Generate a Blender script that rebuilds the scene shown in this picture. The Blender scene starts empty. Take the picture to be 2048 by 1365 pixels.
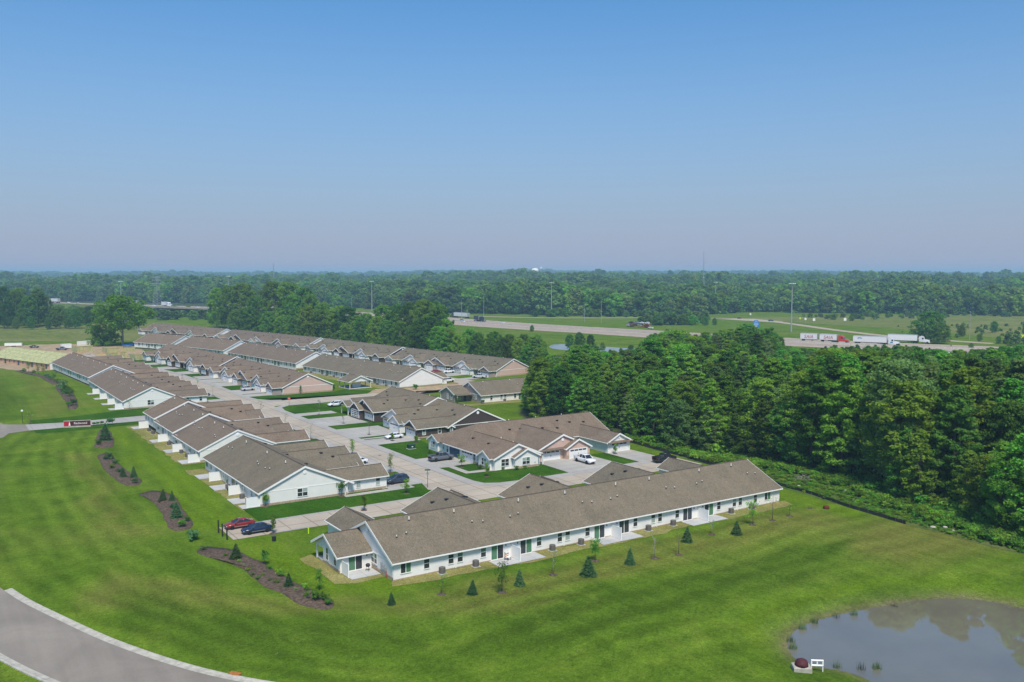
import bpy, math, random
import numpy as np
from mathutils import Vector, Matrix
R = math.radians
sc = bpy.context.scene
COL = sc.collection
# ---------------------------------------------------------------- camera, sky, sun, exposure
# world axes: x runs across the estate streets, y along them (metres), camera above the origin
YAW = R(33.3)
cd = bpy.data.cameras.new('camera'); cam = bpy.data.objects.new('camera', cd); COL.objects.link(cam)
cam.location = (0, 0, 42.0); cam.rotation_euler = (R(90 - 4.273), 0, -YAW)
cd.lens = 31.64; cd.sensor_width = 36; cd.clip_start = 1; cd.clip_end = 40000
sc.camera = cam
SUN_EL, SUN_AZ = R(57), math.atan2(-0.40, -1.0)      # azimuth measured from +y towards +x
SKY_TINT, SKY_HAZE = (.34,.74,1.0,1), (2.85,2.98,3.95,1)
wd = bpy.data.worlds.new('World'); sc.world = wd; wd.use_nodes = True
nt = wd.node_tree; bg = nt.nodes['Background']
sky = nt.nodes.new('ShaderNodeTexSky'); sky.sky_type = 'NISHITA'; sky.sun_disc = False
sky.sun_elevation = SUN_EL; sky.sun_rotation = SUN_AZ
sky.altitude = 0; sky.air_density = 1.15; sky.dust_density = 1.0; sky.ozone_density = 3.0
# hazy summer sky: the clear-sky model with a pale lavender haze layer that thickens towards the horizon all round
gg = nt.nodes.new('ShaderNodeTexCoord'); sx = nt.nodes.new('ShaderNodeSeparateXYZ'); nt.links.new(gg.outputs['Generated'], sx.inputs[0])
mr = nt.nodes.new('ShaderNodeMapRange'); nt.links.new(sx.outputs['Z'], mr.inputs[0]); mr.inputs[1].default_value = 0.0; mr.inputs[2].default_value = .36; mr.inputs[3].default_value = 1; mr.inputs[4].default_value = 0
pw = nt.nodes.new('ShaderNodeMath'); pw.operation = 'POWER'; nt.links.new(mr.outputs[0], pw.inputs[0]); pw.inputs[1].default_value = 1.5
mx = nt.nodes.new('ShaderNodeMix'); mx.data_type = 'RGBA'; nt.links.new(pw.outputs[0], mx.inputs[0])
tn = nt.nodes.new('ShaderNodeMix'); tn.data_type = 'RGBA'; tn.blend_type = 'MULTIPLY'; tn.inputs[0].default_value = 1; nt.links.new(sky.outputs[0], tn.inputs[6]); tn.inputs[7].default_value = SKY_TINT
nt.links.new(tn.outputs[2], mx.inputs[6]); mx.inputs[7].default_value = SKY_HAZE
nt.links.new(mx.outputs[2], bg.inputs[0]); bg.inputs[1].default_value = 0.086
sl = bpy.data.lights.new('sun', 'SUN'); sl.energy = 2.7; sl.angle = R(13); sl.color = (1.0, 0.92, 0.80)
so = bpy.data.objects.new('sun', sl); COL.objects.link(so)
sd = Vector((math.sin(SUN_AZ) * math.cos(SUN_EL), math.cos(SUN_AZ) * math.cos(SUN_EL), math.sin(SUN_EL)))
so.rotation_euler = sd.to_track_quat('Z', 'Y').to_euler(); so.location = (60, -40, 160)
vs = sc.view_settings; vs.view_transform = 'Standard'; vs.look = 'None'; vs.exposure = 0.72; vs.gamma = 1
sc.render.engine = 'CYCLES'
cy = sc.cycles; cy.use_denoising = True; cy.max_bounces = 6; cy.diffuse_bounces = 3; cy.glossy_bounces = 3
cy.transmission_bounces = 2; cy.transparent_max_bounces = 6; cy.volume_bounces = 0; cy.caustics_reflective = False; cy.caustics_refractive = False

# ---------------------------------------------------------------- helpers
CT, ST = math.cos(YAW), math.sin(YAW)
def W(x, y):
    """survey coordinates (x to the right of the view axis, y along it) -> world"""
    return (x * CT + y * ST, -x * ST + y * CT)
def U(p, q):
    return (p * CT - q * ST, p * ST + q * CT)

class MB:
    def __init__(s): s.v = []; s.f = []
    def add(s, vs, fs):
        n = len(s.v); s.v += [tuple(a) for a in vs]; s.f += [tuple(i + n for i in f) for f in fs]; return s
    def box(s, x0, x1, y0, y1, z0, z1):
        return s.add([(x0,y0,z0),(x1,y0,z0),(x1,y1,z0),(x0,y1,z0),(x0,y0,z1),(x1,y0,z1),(x1,y1,z1),(x0,y1,z1)],
                     [(0,3,2,1),(4,5,6,7),(0,1,5,4),(1,2,6,5),(2,3,7,6),(3,0,4,7)])
    def prism(s, prof, a, b, axis='x'):
        """extrude a 2D profile: axis x -> profile is (y,z); axis y -> (x,z); axis z -> (x,y)"""
        n = len(prof)
        if axis == 'x': vs = [(a,p,q) for p,q in prof] + [(b,p,q) for p,q in prof]
        elif axis == 'y': vs = [(p,a,q) for p,q in prof] + [(p,b,q) for p,q in prof]
        else: vs = [(p,q,a) for p,q in prof] + [(p,q,b) for p,q in prof]
        fs = [tuple(range(n)), tuple(range(2*n-1, n-1, -1))] + [(i, i+n, (i+1)%n+n, (i+1)%n) for i in range(n)]
        return s.add(vs, fs)
    def tube(s, p0, p1, r0, r1, n=8, caps=True):
        p0, p1 = Vector(p0), Vector(p1); d = (p1 - p0).normalized()
        u = d.orthogonal().normalized(); w = d.cross(u)
        vs = []
        for p, r in ((p0, r0), (p1, r1)):
            vs += [p + (u*math.cos(2*math.pi*i/n) + w*math.sin(2*math.pi*i/n))*r for i in range(n)]
        fs = [(i, (i+1)%n, (i+1)%n+n, i+n) for i in range(n)]
        if caps: fs += [tuple(range(n-1,-1,-1)), tuple(range(n, 2*n))]
        return s.add(vs, fs)
    def rings(s, rings, cap=True):
        n = len(rings[0]); m = len(rings); vs = [p for r in rings for p in r]
        fs = [(k*n+i, k*n+(i+1)%n, (k+1)*n+(i+1)%n, (k+1)*n+i) for k in range(m-1) for i in range(n)]
        if cap: fs += [tuple(range(n-1,-1,-1)), tuple(range((m-1)*n, m*n))]
        return s.add(vs, fs)
    def lathe(s, prof, n=12, c=(0,0,0)):
        return s.rings([[(c[0]+r*math.cos(2*math.pi*i/n), c[1]+r*math.sin(2*math.pi*i/n), c[2]+z) for i in range(n)] for r, z in prof])
    def mesh(s, name, mat, smooth=False):
        me = bpy.data.meshes.new(name); me.from_pydata(s.v, [], s.f)
        if mat: me.materials.append(mat)
        if smooth: me.polygons.foreach_set('use_smooth', [True]*len(me.polygons))
        return me
    def obj(s, name, mat, parent=None, smooth=False, loc=None):
        return link(name, s.mesh(name, mat, smooth), parent, loc)
def link(name, me, parent=None, loc=None, rz=0.0):
    o = bpy.data.objects.new(name, me); COL.objects.link(o)
    if parent: o.parent = parent
    if loc: o.location = loc
    if rz: o.rotation_euler = (0, 0, rz)
    return o
def tag(o, label=None, cat=None, group=None, kind=None):
    if label: o['label'] = label
    if cat: o['category'] = cat
    if group: o['group'] = group
    if kind: o['kind'] = kind
    return o
def thing(name, label, cat, loc=(0,0,0), rz=0.0, group=None):
    o = bpy.data.objects.new(name, None); COL.objects.link(o); o.empty_display_size = .3
    o.location = loc; o.rotation_euler = (0, 0, rz)
    return tag(o, label, cat, group)
def box(name, mat, parent, *b): return MB().box(*b).obj(name, mat, parent)
ORD = ['first','second','third','fourth','fifth','sixth','seventh','eighth','ninth','tenth','eleventh','twelfth']

# ---------------------------------------------------------------- materials
def ramp(nt, fac, stops):
    r = nt.nodes.new('ShaderNodeValToRGB'); e = r.color_ramp.elements
    while len(e) < len(stops): e.new(0.5)
    for i, (p, c) in enumerate(stops): e[i].position = p; e[i].color = (*c, 1)
    nt.links.new(fac, r.inputs[0]); return r.outputs[0]
def noise(nt, co, scale, detail=4, rough=.55, dist=0):
    n = nt.nodes.new('ShaderNodeTexNoise'); n.inputs['Scale'].default_value = scale; n.inputs['Detail'].default_value = detail
    n.inputs['Roughness'].default_value = rough; n.inputs['Distortion'].default_value = dist
    nt.links.new(co, n.inputs['Vector']); return n.outputs['Fac']
def mixc(nt, fac, a, b, mode='MIX'):
    m = nt.nodes.new('ShaderNodeMix'); m.data_type = 'RGBA'; m.blend_type = mode
    for s, val in ((m.inputs[0], fac), (m.inputs[6], a), (m.inputs[7], b)):
        if isinstance(val, (int, float)): s.default_value = val
        elif isinstance(val, tuple): s.default_value = (*val, 1)
        else: nt.links.new(val, s)
    return m.outputs[2]
def coords(nt, world=False, scale=(1,1,1), rot=0):
    if world: o = nt.nodes.new('ShaderNodeNewGeometry').outputs['Position']
    else: o = nt.nodes.new('ShaderNodeTexCoord').outputs['Object']
    if scale != (1,1,1) or rot:
        m = nt.nodes.new('ShaderNodeMapping'); m.inputs['Scale'].default_value = scale; m.inputs['Rotation'].default_value = (0,0,rot)
        nt.links.new(o, m.inputs[0]); o = m.outputs[0]
    return o
def newmat(name, rough=.8, spec=.3, metal=0):
    m = bpy.data.materials.new(name); m.use_nodes = True; nt = m.node_tree; b = nt.nodes['Principled BSDF']
    b.inputs['Roughness'].default_value = rough; b.inputs['Specular IOR Level'].default_value = spec; b.inputs['Metallic'].default_value = metal
    return m, nt, b
def plain(name, c, rough=.7, spec=.3, var=.12, scale=1.5, metal=0, bump=0, world=False):
    m, nt, b = newmat(name, rough, spec, metal)
    n = noise(nt, coords(nt, world), scale, 5, .6)
    lo = tuple(x*(1-var) for x in c); hi = tuple(min(1, x*(1+var)) for x in c)
    nt.links.new(ramp(nt, n, [(.3, lo), (.7, hi)]), b.inputs['Base Color'])
    if bump:
        bp = nt.nodes.new('ShaderNodeBump'); bp.inputs['Strength'].default_value = bump; bp.inputs['Distance'].default_value = .05
        nt.links.new(n, bp.inputs['Height']); nt.links.new(bp.outputs[0], b.inputs['Normal'])
    return m
def siding(name, c, axis='z', pitch=.2):
    m, nt, b = newmat(name, .6, .3)
    co = coords(nt); n = noise(nt, co, .7, 4)
    lo = tuple(x*.93 for x in c)
    nt.links.new(ramp(nt, n, [(.3, lo), (.7, c)]), b.inputs['Base Color'])
    w = nt.nodes.new('ShaderNodeTexWave'); w.wave_type = 'BANDS'; w.bands_direction = 'Z' if axis == 'z' else 'X'; w.wave_profile = 'SAW'
    w.inputs['Scale'].default_value = 1/pitch*.314; nt.links.new(co, w.inputs['Vector'])
    bp = nt.nodes.new('ShaderNodeBump'); bp.inputs['Strength'].default_value = .35; bp.inputs['Distance'].default_value = .02
    nt.links.new(w.outputs['Fac'], bp.inputs['Height']); nt.links.new(bp.outputs[0], b.inputs['Normal'])
    return m
def shingle(name, c1, c2, c3):
    m, nt, b = newmat(name, .9, .15)
    co = coords(nt)
    br = nt.nodes.new('ShaderNodeTexBrick'); br.offset = .5
    br.inputs['Scale'].default_value = 1; br.inputs['Brick Width'].default_value = .34; br.inputs['Row Height'].default_value = .17
    br.inputs['Mortar Size'].default_value = .012; br.inputs['Bias'].default_value = 0
    br.inputs['Color1'].default_value = (*c1, 1); br.inputs['Color2'].default_value = (*c2, 1); br.inputs['Mortar'].default_value = (*[x*.6 for x in c1], 1)
    nt.links.new(co, br.inputs['Vector'])
    n = noise(nt, co, .35, 6, .65); n2 = noise(nt, coords(nt, scale=(9, 2.2, 2.2)), 1, 3, .7)
    a = mixc(nt, ramp(nt, n, [(.35,(0,0,0)),(.7,(1,1,1))]), br.outputs['Color'], c3)
    oi = nt.nodes.new('ShaderNodeObjectInfo'); a = mixc(nt, .7, a, ramp(nt, oi.outputs['Random'], [(0,(.90,.92,.94)),(1,(1.16,1.10,1.04))]), 'MULTIPLY')
    a = mixc(nt, .6, a, ramp(nt, noise(nt, coords(nt, scale=(1,.25,.25)), .55, 4, .7), [(.3,(.8,.8,.8)),(.7,(1.15,1.15,1.15))]), 'MULTIPLY')
    nt.links.new(mixc(nt, .8, a, ramp(nt, n2, [(.3,(.5,.5,.5)),(.7,(1.25,1.25,1.25))]), 'MULTIPLY'), b.inputs['Base Color'])
    bp = nt.nodes.new('ShaderNodeBump'); bp.inputs['Strength'].default_value = .5; bp.inputs['Distance'].default_value = .03
    nt.links.new(n2, bp.inputs['Height']); nt.links.new(bp.outputs[0], b.inputs['Normal'])
    return m
def concrete(name, c, joint=4.5, jw=.022, rot=0, stain=.8):
    m, nt, b = newmat(name, .85, .25)
    co = coords(nt, True)
    n = noise(nt, co, .12, 5, .6); n2 = noise(nt, co, 2.2, 3, .6); n3 = noise(nt, coords(nt, True, (.05, .9, 1)), 1, 4, .6)
    base = mixc(nt, .5, ramp(nt, n, [(.3, tuple(x*stain for x in c)), (.65, c)]), ramp(nt, n2, [(.3,(.8,.8,.8)),(.7,(1,1,1))]), 'MULTIPLY')
    base = mixc(nt, .35, base, ramp(nt, n3, [(.35,(.78,.77,.75)),(.65,(1,1,1))]), 'MULTIPLY')
    br = nt.nodes.new('ShaderNodeTexBrick'); br.offset = 0
    br.inputs['Scale'].default_value = 1; br.inputs['Brick Width'].default_value = joint; br.inputs['Row Height'].default_value = joint
    br.inputs['Mortar Size'].default_value = joint*jw; br.inputs['Color1'].default_value = br.inputs['Color2'].default_value = (1,1,1,1)
    br.inputs['Mortar'].default_value = (.58,.56,.52,1); nt.links.new(coords(nt, True, rot=rot), br.inputs['Vector'])
    nt.links.new(mixc(nt, 1.0, base, br.outputs['Color'], 'MULTIPLY'), b.inputs['Base Color'])
    return m
def turf(name, c_lo, c_mid, c_hi, c_dry, stripe=0.0, dry=.5, rot=0.0, fine=1.6, masks=False):
    m, nt, b = newmat(name, .95, 0.0)
    co = coords(nt, True)
    big = noise(nt, co, .018, 4, .6, .4); mid = noise(nt, co, .11, 5, .65, .5); fin = noise(nt, co, fine, 4, .75)
    a = ramp(nt, mid, [(.32, c_lo), (.5, c_mid), (.68, c_hi)])
    a = mixc(nt, ramp(nt, big, [(dry, (0,0,0)), (dry+.22, (.75,.75,.75))]), a, c_dry)
    if masks:
        for key, col in (('dry_turf', (.165,.165,.040)), ('lush_turf', (.120,.200,.010)), ('dark_turf', (.066,.120,.011)), ('mud_bank', (.17,.14,.085))):
            at = nt.nodes.new('ShaderNodeAttribute'); at.attribute_name = key
            mm = nt.nodes.new('ShaderNodeMath'); mm.operation = 'MULTIPLY'; nt.links.new(at.outputs['Fac'], mm.inputs[0])
            nt.links.new(ramp(nt, noise(nt, co, .22, 5, .7, .8), [(.25,(.25,.25,.25)),(.6,(1,1,1))]), mm.inputs[1]); a = mixc(nt, mm.outputs[0], a, col)
        for key, per in (('mow_arc', 1.9), ('mow_row', 2.3)):      # mower passes: alternate swathes lie the other way
            at = nt.nodes.new('ShaderNodeAttribute'); at.attribute_name = key; sn = nt.nodes.new('ShaderNodeMath'); sn.operation = 'SINE'; ad = nt.nodes.new('ShaderNodeMath'); ad.operation = 'MULTIPLY_ADD'
            nt.links.new(noise(nt, co, .07, 3, .6), ad.inputs[0]); ad.inputs[1].default_value = 9; ml = nt.nodes.new('ShaderNodeMath'); ml.operation = 'MULTIPLY'; nt.links.new(at.outputs['Fac'], ml.inputs[0]); ml.inputs[1].default_value = 3.14159/per
            nt.links.new(ml.outputs[0], ad.inputs[2]); nt.links.new(ad.outputs[0], sn.inputs[0])
            mk = nt.nodes.new('ShaderNodeAttribute'); mk.attribute_name = key+'_on'; m2 = nt.nodes.new('ShaderNodeMath'); m2.operation = 'MULTIPLY'
            nt.links.new(ramp(nt, noise(nt, co, .05, 4, .7), [(.35,(.1,.1,.1)),(.62,(.9,.9,.9))]), m2.inputs[0]); nt.links.new(mk.outputs['Fac'], m2.inputs[1])
            mr_ = nt.nodes.new('ShaderNodeMapRange'); mr_.inputs[1].default_value = -1; mr_.inputs[2].default_value = 1; mr_.inputs[3].default_value = .78; mr_.inputs[4].default_value = 1.18; nt.links.new(sn.outputs[0], mr_.inputs[0])
            a = mixc(nt, m2.outputs[0], a, mixc(nt, 1.0, a, mr_.outputs[0], 'MULTIPLY'))
    st = noise(nt, coords(nt, True, (.35, .02, 1), rot), 1, 3, .6, .3)
    if stripe: a = mixc(nt, stripe, a, ramp(nt, st, [(.35, (.62,.68,.6)), (.62, (1.25,1.2,1.2))]), 'MULTIPLY')
    a = mixc(nt, .6, a, ramp(nt, fin, [(.30,(.42,.45,.42)),(.70,(1.4,1.36,1.3))]), 'MULTIPLY')
    sp = noise(nt, co, 4.5, 2, .9)
    a = mixc(nt, .8, a, ramp(nt, sp, [(.3,(.5,.52,.5)),(.7,(1.35,1.33,1.3))]), 'MULTIPLY')
    if masks: a = mixc(nt, ramp(nt, noise(nt, co, 1.1, 2, .8, 1.5), [(.70,(0,0,0)),(.76,(.45,.45,.45))]), a, (.26,.28,.15))
    nt.links.new(a, b.inputs['Base Color'])
    bp = nt.nodes.new('ShaderNodeBump'); bp.inputs['Strength'].default_value = .5; bp.inputs['Distance'].default_value = .25
    nt.links.new(fin, bp.inputs['Height']); nt.links.new(bp.outputs[0], b.inputs['Normal'])
    return m
def leafmat(name, c, c2, trans=.48):
    m = bpy.data.materials.new(name); m.use_nodes = True; nt = m.node_tree; nt.nodes.remove(nt.nodes['Principled BSDF'])
    at = nt.nodes.new('ShaderNodeAttribute'); at.attribute_name = 'tint'
    oi = nt.nodes.new('ShaderNodeObjectInfo')
    a = mixc(nt, at.outputs['Fac'], c, c2)
    hs = nt.nodes.new('ShaderNodeHueSaturation'); mp = nt.nodes.new('ShaderNodeMapRange')
    nt.links.new(oi.outputs['Random'], mp.inputs[0]); mp.inputs[3].default_value = .485; mp.inputs[4].default_value = .535
    mv = nt.nodes.new('ShaderNodeMapRange'); ml = nt.nodes.new('ShaderNodeMath'); ml.operation = 'FRACT'; mm = nt.nodes.new('ShaderNodeMath'); mm.operation = 'MULTIPLY'
    nt.links.new(oi.outputs['Random'], mm.inputs[0]); mm.inputs[1].default_value = 7.31; nt.links.new(mm.outputs[0], ml.inputs[0]); nt.links.new(ml.outputs[0], mv.inputs[0])
    mv.inputs[3].default_value = .68; mv.inputs[4].default_value = 1.5
    nt.links.new(mp.outputs[0], hs.inputs['Hue']); nt.links.new(mv.outputs[0], hs.inputs['Value']); nt.links.new(a, hs.inputs['Color'])
    d = nt.nodes.new('ShaderNodeBsdfDiffuse'); t = nt.nodes.new('ShaderNodeBsdfTranslucent'); mx = nt.nodes.new('ShaderNodeMixShader')
    nt.links.new(hs.outputs[0], d.inputs[0]); nt.links.new(hs.outputs[0], t.inputs[0]); mx.inputs[0].default_value = trans
    nt.links.new(d.outputs[0], mx.inputs[1]); nt.links.new(t.outputs[0], mx.inputs[2])
    nt.links.new(mx.outputs[0], nt.nodes['Material Output'].inputs[0])
    return m
def paint(name, c, rough=.25, coat=.5):
    m, nt, b = newmat(name, rough, .5); b.inputs['Base Color'].default_value = (*c, 1)
    b.inputs['Coat Weight'].default_value = coat; b.inputs['Coat Roughness'].default_value = .08
    n = noise(nt, coords(nt), 2.0, 3); nt.links.new(ramp(nt, n, [(.3, tuple(x*.92 for x in c)), (.7, c)]), b.inputs['Base Color'])
    return m

M = {}
M['white'] = siding('siding_white', (.84,.81,.765)); M['batten'] = siding('siding_batten', (.80,.775,.72), 'x', .4)
M['peach'] = siding('siding_peach', (.64,.44,.36)); M['brown'] = siding('siding_brown', (.075,.055,.050)); M['taupe'] = siding('siding_taupe', (.36,.29,.26))
M['trim'] = plain('white_trim', (.85,.83,.79), .5, .4, .04); M['vinyl'] = plain('white_vinyl', (.86,.84,.81), .35, .4, .03)
M['roof'] = shingle('shingle_grey', (.155,.134,.096), (.205,.176,.128), (.200,.164,.118))
M['roof_red'] = shingle('shingle_brown', (.178,.132,.098), (.225,.168,.124), (.210,.165,.122))
M['ridge'] = plain('ridge_shingle', (.085,.065,.05), .9, .1, .2, 3)
M['stone'] = plain('stone_veneer', (.40,.30,.21), .9, .2, .35, 5, bump=.6)
M['glass'] = plain('window_glass', (.035,.04,.045), .08, .6, .3, .6); M['glass_green'] = plain('window_glass_green', (.075,.19,.10), .1, .6, .25, .8)
M['blind'] = plain('window_blind', (.34,.40,.36), .3, .5, .15, 1)
M['garage'] = plain('garage_door_white', (.81,.80,.78), .45, .4, .03); M['black'] = plain('black_metal', (.02,.02,.022), .5, .4, .2)
M['door_dark'] = plain('door_dark', (.05,.06,.075), .4, .4, .1); M['open_garage'] = plain('garage_shade', (.06,.10,.15), .8, .2, .4, .8)
M['conc'] = concrete('street_concrete', (.50,.42,.33)); M['hwy'] = concrete('motorway_concrete', (.50,.385,.29), 6.0); M['drive'] = concrete('drive_concrete', (.46,.43,.385), 3.4, .012)
M['gutter'] = concrete('gutter_concrete', (.44,.41,.375), 3.0, .015); M['patio'] = concrete('patio_concrete', (.55,.54,.52), 2.4, .01)
M['kerb'] = plain('kerb_concrete', (.43,.40,.335), .85, .2, .25, 1.2, world=True)
M['asphalt'] = None
M['bark'] = plain('bark', (.16,.13,.10), .95, .1, .35, 3, bump=.8); M['bark_pale'] = plain('bark_pale', (.34,.31,.26), .95, .1, .3, 3, bump=.6)
M['mulch'] = plain('mulch', (.105,.075,.055), .95, .1, .6, 2.5, bump=1.0, world=True)
M['grey_metal'] = plain('grey_metal', (.42,.43,.44), .45, .5, .1, 2, .4); M['ac'] = plain('condenser_grey', (.13,.115,.10), .6, .4, .25, 6)
M['rubber'] = plain('tyre_rubber', (.02,.02,.02), .85, .2, .2); M['rim'] = plain('rim_alloy', (.55,.54,.52), .3, .6, .1, 3, .6)
M['lens'] = plain('headlight_lens', (.75,.76,.78), .1, .6, .05); M['tail'] = plain('tail_light', (.35,.015,.015), .2, .6, .1)
M['cglass'] = plain('car_glass', (.02,.024,.03), .05, .7, .2)
M['wood'] = plain('framing_lumber', (.52,.40,.16), .9, .2, .25, 1.2); M['osb'] = plain('roof_sheathing', (.40,.40,.20), .9, .2, .3, .9, world=True)
M['osb_pink'] = plain('wall_sheathing', (.58,.36,.25), .9, .2, .2, 1); M['dirt'] = plain('bare_dirt', (.36,.26,.16), .95, .1, .35, .3, world=True)
M['silt'] = plain('silt_fabric', (.035,.035,.035), .8, .3, .3, 1)
def asphalt():
    m, nt, b = newmat('asphalt', .9, .25)
    co = coords(nt, True); n = noise(nt, co, .1, 5, .6, .6); f = noise(nt, co, 6, 3, .8); s = noise(nt, coords(nt, True, (.5,.03,1), R(-40)), 1, 3, .6)
    a = ramp(nt, n, [(.3, (.225,.193,.160)), (.7, (.30,.26,.215))])
    a = mixc(nt, .5, a, ramp(nt, f, [(.25,(.72,.72,.72)),(.75,(1.15,1.15,1.15))]), 'MULTIPLY')
    a = mixc(nt, .5, a, ramp(nt, s, [(.35,(.82,.82,.82)),(.65,(1.05,1.05,1.05))]), 'MULTIPLY')
    nt.links.new(a, b.inputs['Base Color']); return m
M['asphalt'] = asphalt()
M['lawn'] = turf('lawn_grass', (.070,.132,.011), (.104,.176,.016), (.146,.214,.024), (.170,.190,.042), .35, .5, R(-30), masks=True)
M['sod'] = turf('sod_grass', (.030,.085,.008), (.042,.108,.010), (.065,.135,.012), (.07,.12,.02), .4, .62)
M['straw'] = turf('straw_grass', (.20,.19,.06), (.27,.245,.09), (.32,.285,.12), (.14,.19,.04), .2, .52)
M['field'] = turf('field_grass', (.10,.14,.026), (.15,.18,.045), (.20,.215,.065), (.23,.22,.09), .3, .45, 0, .5)
M['rough'] = turf('rough_grass', (.055,.10,.020), (.085,.135,.030), (.13,.16,.05), (.15,.15,.06), .2, .5, 0, .9)
M['forest_floor'] = plain('forest_floor', (.050,.065,.026), .95, .1, .5, .4, world=True)
M['leaf'] = leafmat('leaf_green', (.130,.235,.026), (.225,.365,.042)); M['leaf_dark'] = leafmat('leaf_dark', (.095,.190,.030), (.165,.285,.042))
M['leaf_lime'] = leafmat('leaf_lime', (.125,.275,.030), (.200,.40,.048), .4); M['needle'] = leafmat('needle_green', (.055,.115,.045), (.095,.170,.060), .15)
M['leaf_olive'] = leafmat('leaf_olive', (.125,.195,.055), (.195,.280,.080)); M['leaf_pale'] = leafmat('leaf_pale', (.13,.18,.07), (.20,.24,.10), .3); M['leaf_far'] = leafmat('leaf_far', (.075,.150,.040), (.145,.240,.055), .3)
# ---------------------------------------------------------------- ground, water, roads
def inpoly(px, py, poly):
    c = np.zeros(np.shape(px), bool); n = len(poly)
    for i in range(n):
        x0, y0 = poly[i]; x1, y1 = poly[(i+1) % n]
        if y0 == y1: continue
        c ^= ((y0 > py) != (y1 > py)) & (px < (x1-x0)*(py-y0)/(y1-y0) + x0)
    return c
def polydist(px, py, poly, closed=True):
    d = np.full(np.shape(px), 1e9); n = len(poly)
    for i in range(n if closed else n-1):
        x0, y0 = poly[i]; x1, y1 = poly[(i+1) % n]; L2 = (x1-x0)**2 + (y1-y0)**2 + 1e-9
        t = np.clip(((px-x0)*(x1-x0) + (py-y0)*(y1-y0))/L2, 0, 1)
        d = np.minimum(d, np.hypot(px-x0-t*(x1-x0), py-y0-t*(y1-y0)))
    return d
def smooth_poly(pts, k=3):
    for _ in range(k):
        n = len(pts); out = []
        for i in range(n):
            a, b = pts[i], pts[(i+1) % n]
            out += [(.75*a[0]+.25*b[0], .75*a[1]+.25*b[1]), (.25*a[0]+.75*b[0], .25*a[1]+.75*b[1])]
        pts = out
    return pts
WATER_Z = -1.2
POND = smooth_poly([(117.8,58.6),(116.5,62.6),(114,65.2),(111.1,67.1),(106.1,68.5),(100.1,69.7),(93.8,70.6),(88.3,70.5),(84.4,68.9),(81.7,66.6),(80.1,63.9),(81.3,61.3),(83,58.9),(82.8,56.5),(82,52),(84,46),(90,40),(100,38),(110,40),(118,48)], 2)
ROADC = [(52,58),(38,71),(27,82.5),(19.5,92.5),(13.2,105),(8.5,117.5),(4.2,131),(1.5,146),(0,175),(1,215),(6,250),(12,275),(13,310),(12,360)]
def catmull(pts, n=8):
    out = []
    P = [pts[0]] + list(pts) + [pts[-1]]
    for i in range(1, len(P)-2):
        for k in range(n):
            t = k/n; a, b, c, d = P[i-1], P[i], P[i+1], P[i+2]
            out.append(tuple(.5*((2*b[j]) + (-a[j]+c[j])*t + (2*a[j]-5*b[j]+4*c[j]-d[j])*t*t + (-a[j]+3*b[j]-3*c[j]+d[j])*t**3) for j in (0,1)))
    out.append(pts[-1]); return out
ROADL = catmull(ROADC, 12)
def vnoise(x, y, s, seed=0):
    r = np.random.RandomState(seed); g = r.rand(64, 64)
    x = np.asarray(x)/s; y = np.asarray(y)/s; xi = np.floor(x).astype(int); yi = np.floor(y).astype(int)
    fx = x-xi; fy = y-yi; fx = fx*fx*(3-2*fx); fy = fy*fy*(3-2*fy)
    a = g[xi % 64, yi % 64]; b = g[(xi+1) % 64, yi % 64]; c = g[xi % 64, (yi+1) % 64]; d = g[(xi+1) % 64, (yi+1) % 64]
    return (a*(1-fx)+b*fx)*(1-fy) + (c*(1-fx)+d*fx)*fy - .5
def gh(p, q):
    """ground height"""
    p = np.asarray(p, float); q = np.asarray(q, float)
    d = polydist(p, q, POND); ins = inpoly(p, q, POND)
    h = np.where(ins, WATER_Z - np.minimum(d*.25, 1.2), WATER_Z + 1.2*(1-np.exp(-d/4.5)))
    open_ = np.clip((103 - q)/12, 0, 1) * np.clip((d-3)/12, 0, 1) * np.clip((polydist(p, q, ROADL, False)-7)/10, 0, 1) * np.clip((p+40)/20, 0, 1) * np.clip((130-p)/8, 0, 1)
    left = np.clip((46-p)/8, 0, 1) * np.clip((p-18)/8, 0, 1) * np.clip((q-105)/10, 0, 1) * np.clip((262-q)/10, 0, 1)
    h = h + open_*(vnoise(p, q, 17, 1)*.9 + vnoise(p, q, 6, 2)*.22) + left*(vnoise(p, q, 14, 3)*.5)
    r2 = ((p-13)/15)**2 + ((q-345)/58)**2; h = h + 2.4*np.clip(1-r2, 0, 1)**1.3
    return h
def gz(p, q): return 0.0 if (p > 150 or q > 265 or (q > 118 and p > 48)) else float(gh(np.array([p]), np.array([q]))[0])
xs = np.concatenate([[-14000,-7000,-3500,-1800,-900,-450,-220,-120,-80,-60,-45,-35], np.arange(-28,160,1.0), [165,172,180,195,220,260,320,420,600,900,1500,2600,4500,8000,15000]])
ys = np.concatenate([[-8000,-3000,-1000,-300,-100,-30,0,15,25], np.arange(30,180,1.0), np.arange(180,270,3.0), [275,283,290,297,304,312,320,330,340,350,360,370,380,390,400,420,440,500,620,800,1100,1700,2700,4500,8000,15000]])
gx, gy = np.meshgrid(xs, ys, indexing='ij'); gzz = gh(gx, gy)
nx, ny = len(xs), len(ys)
me = bpy.data.meshes.new('ground'); co = np.stack([gx, gy, gzz], -1).reshape(-1, 3)
ii = np.arange((nx-1)*(ny-1)); i = ii//(ny-1); j = ii % (ny-1); a = i*ny+j
quads = np.stack([a, a+ny, a+ny+1, a+1], 1)
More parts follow.
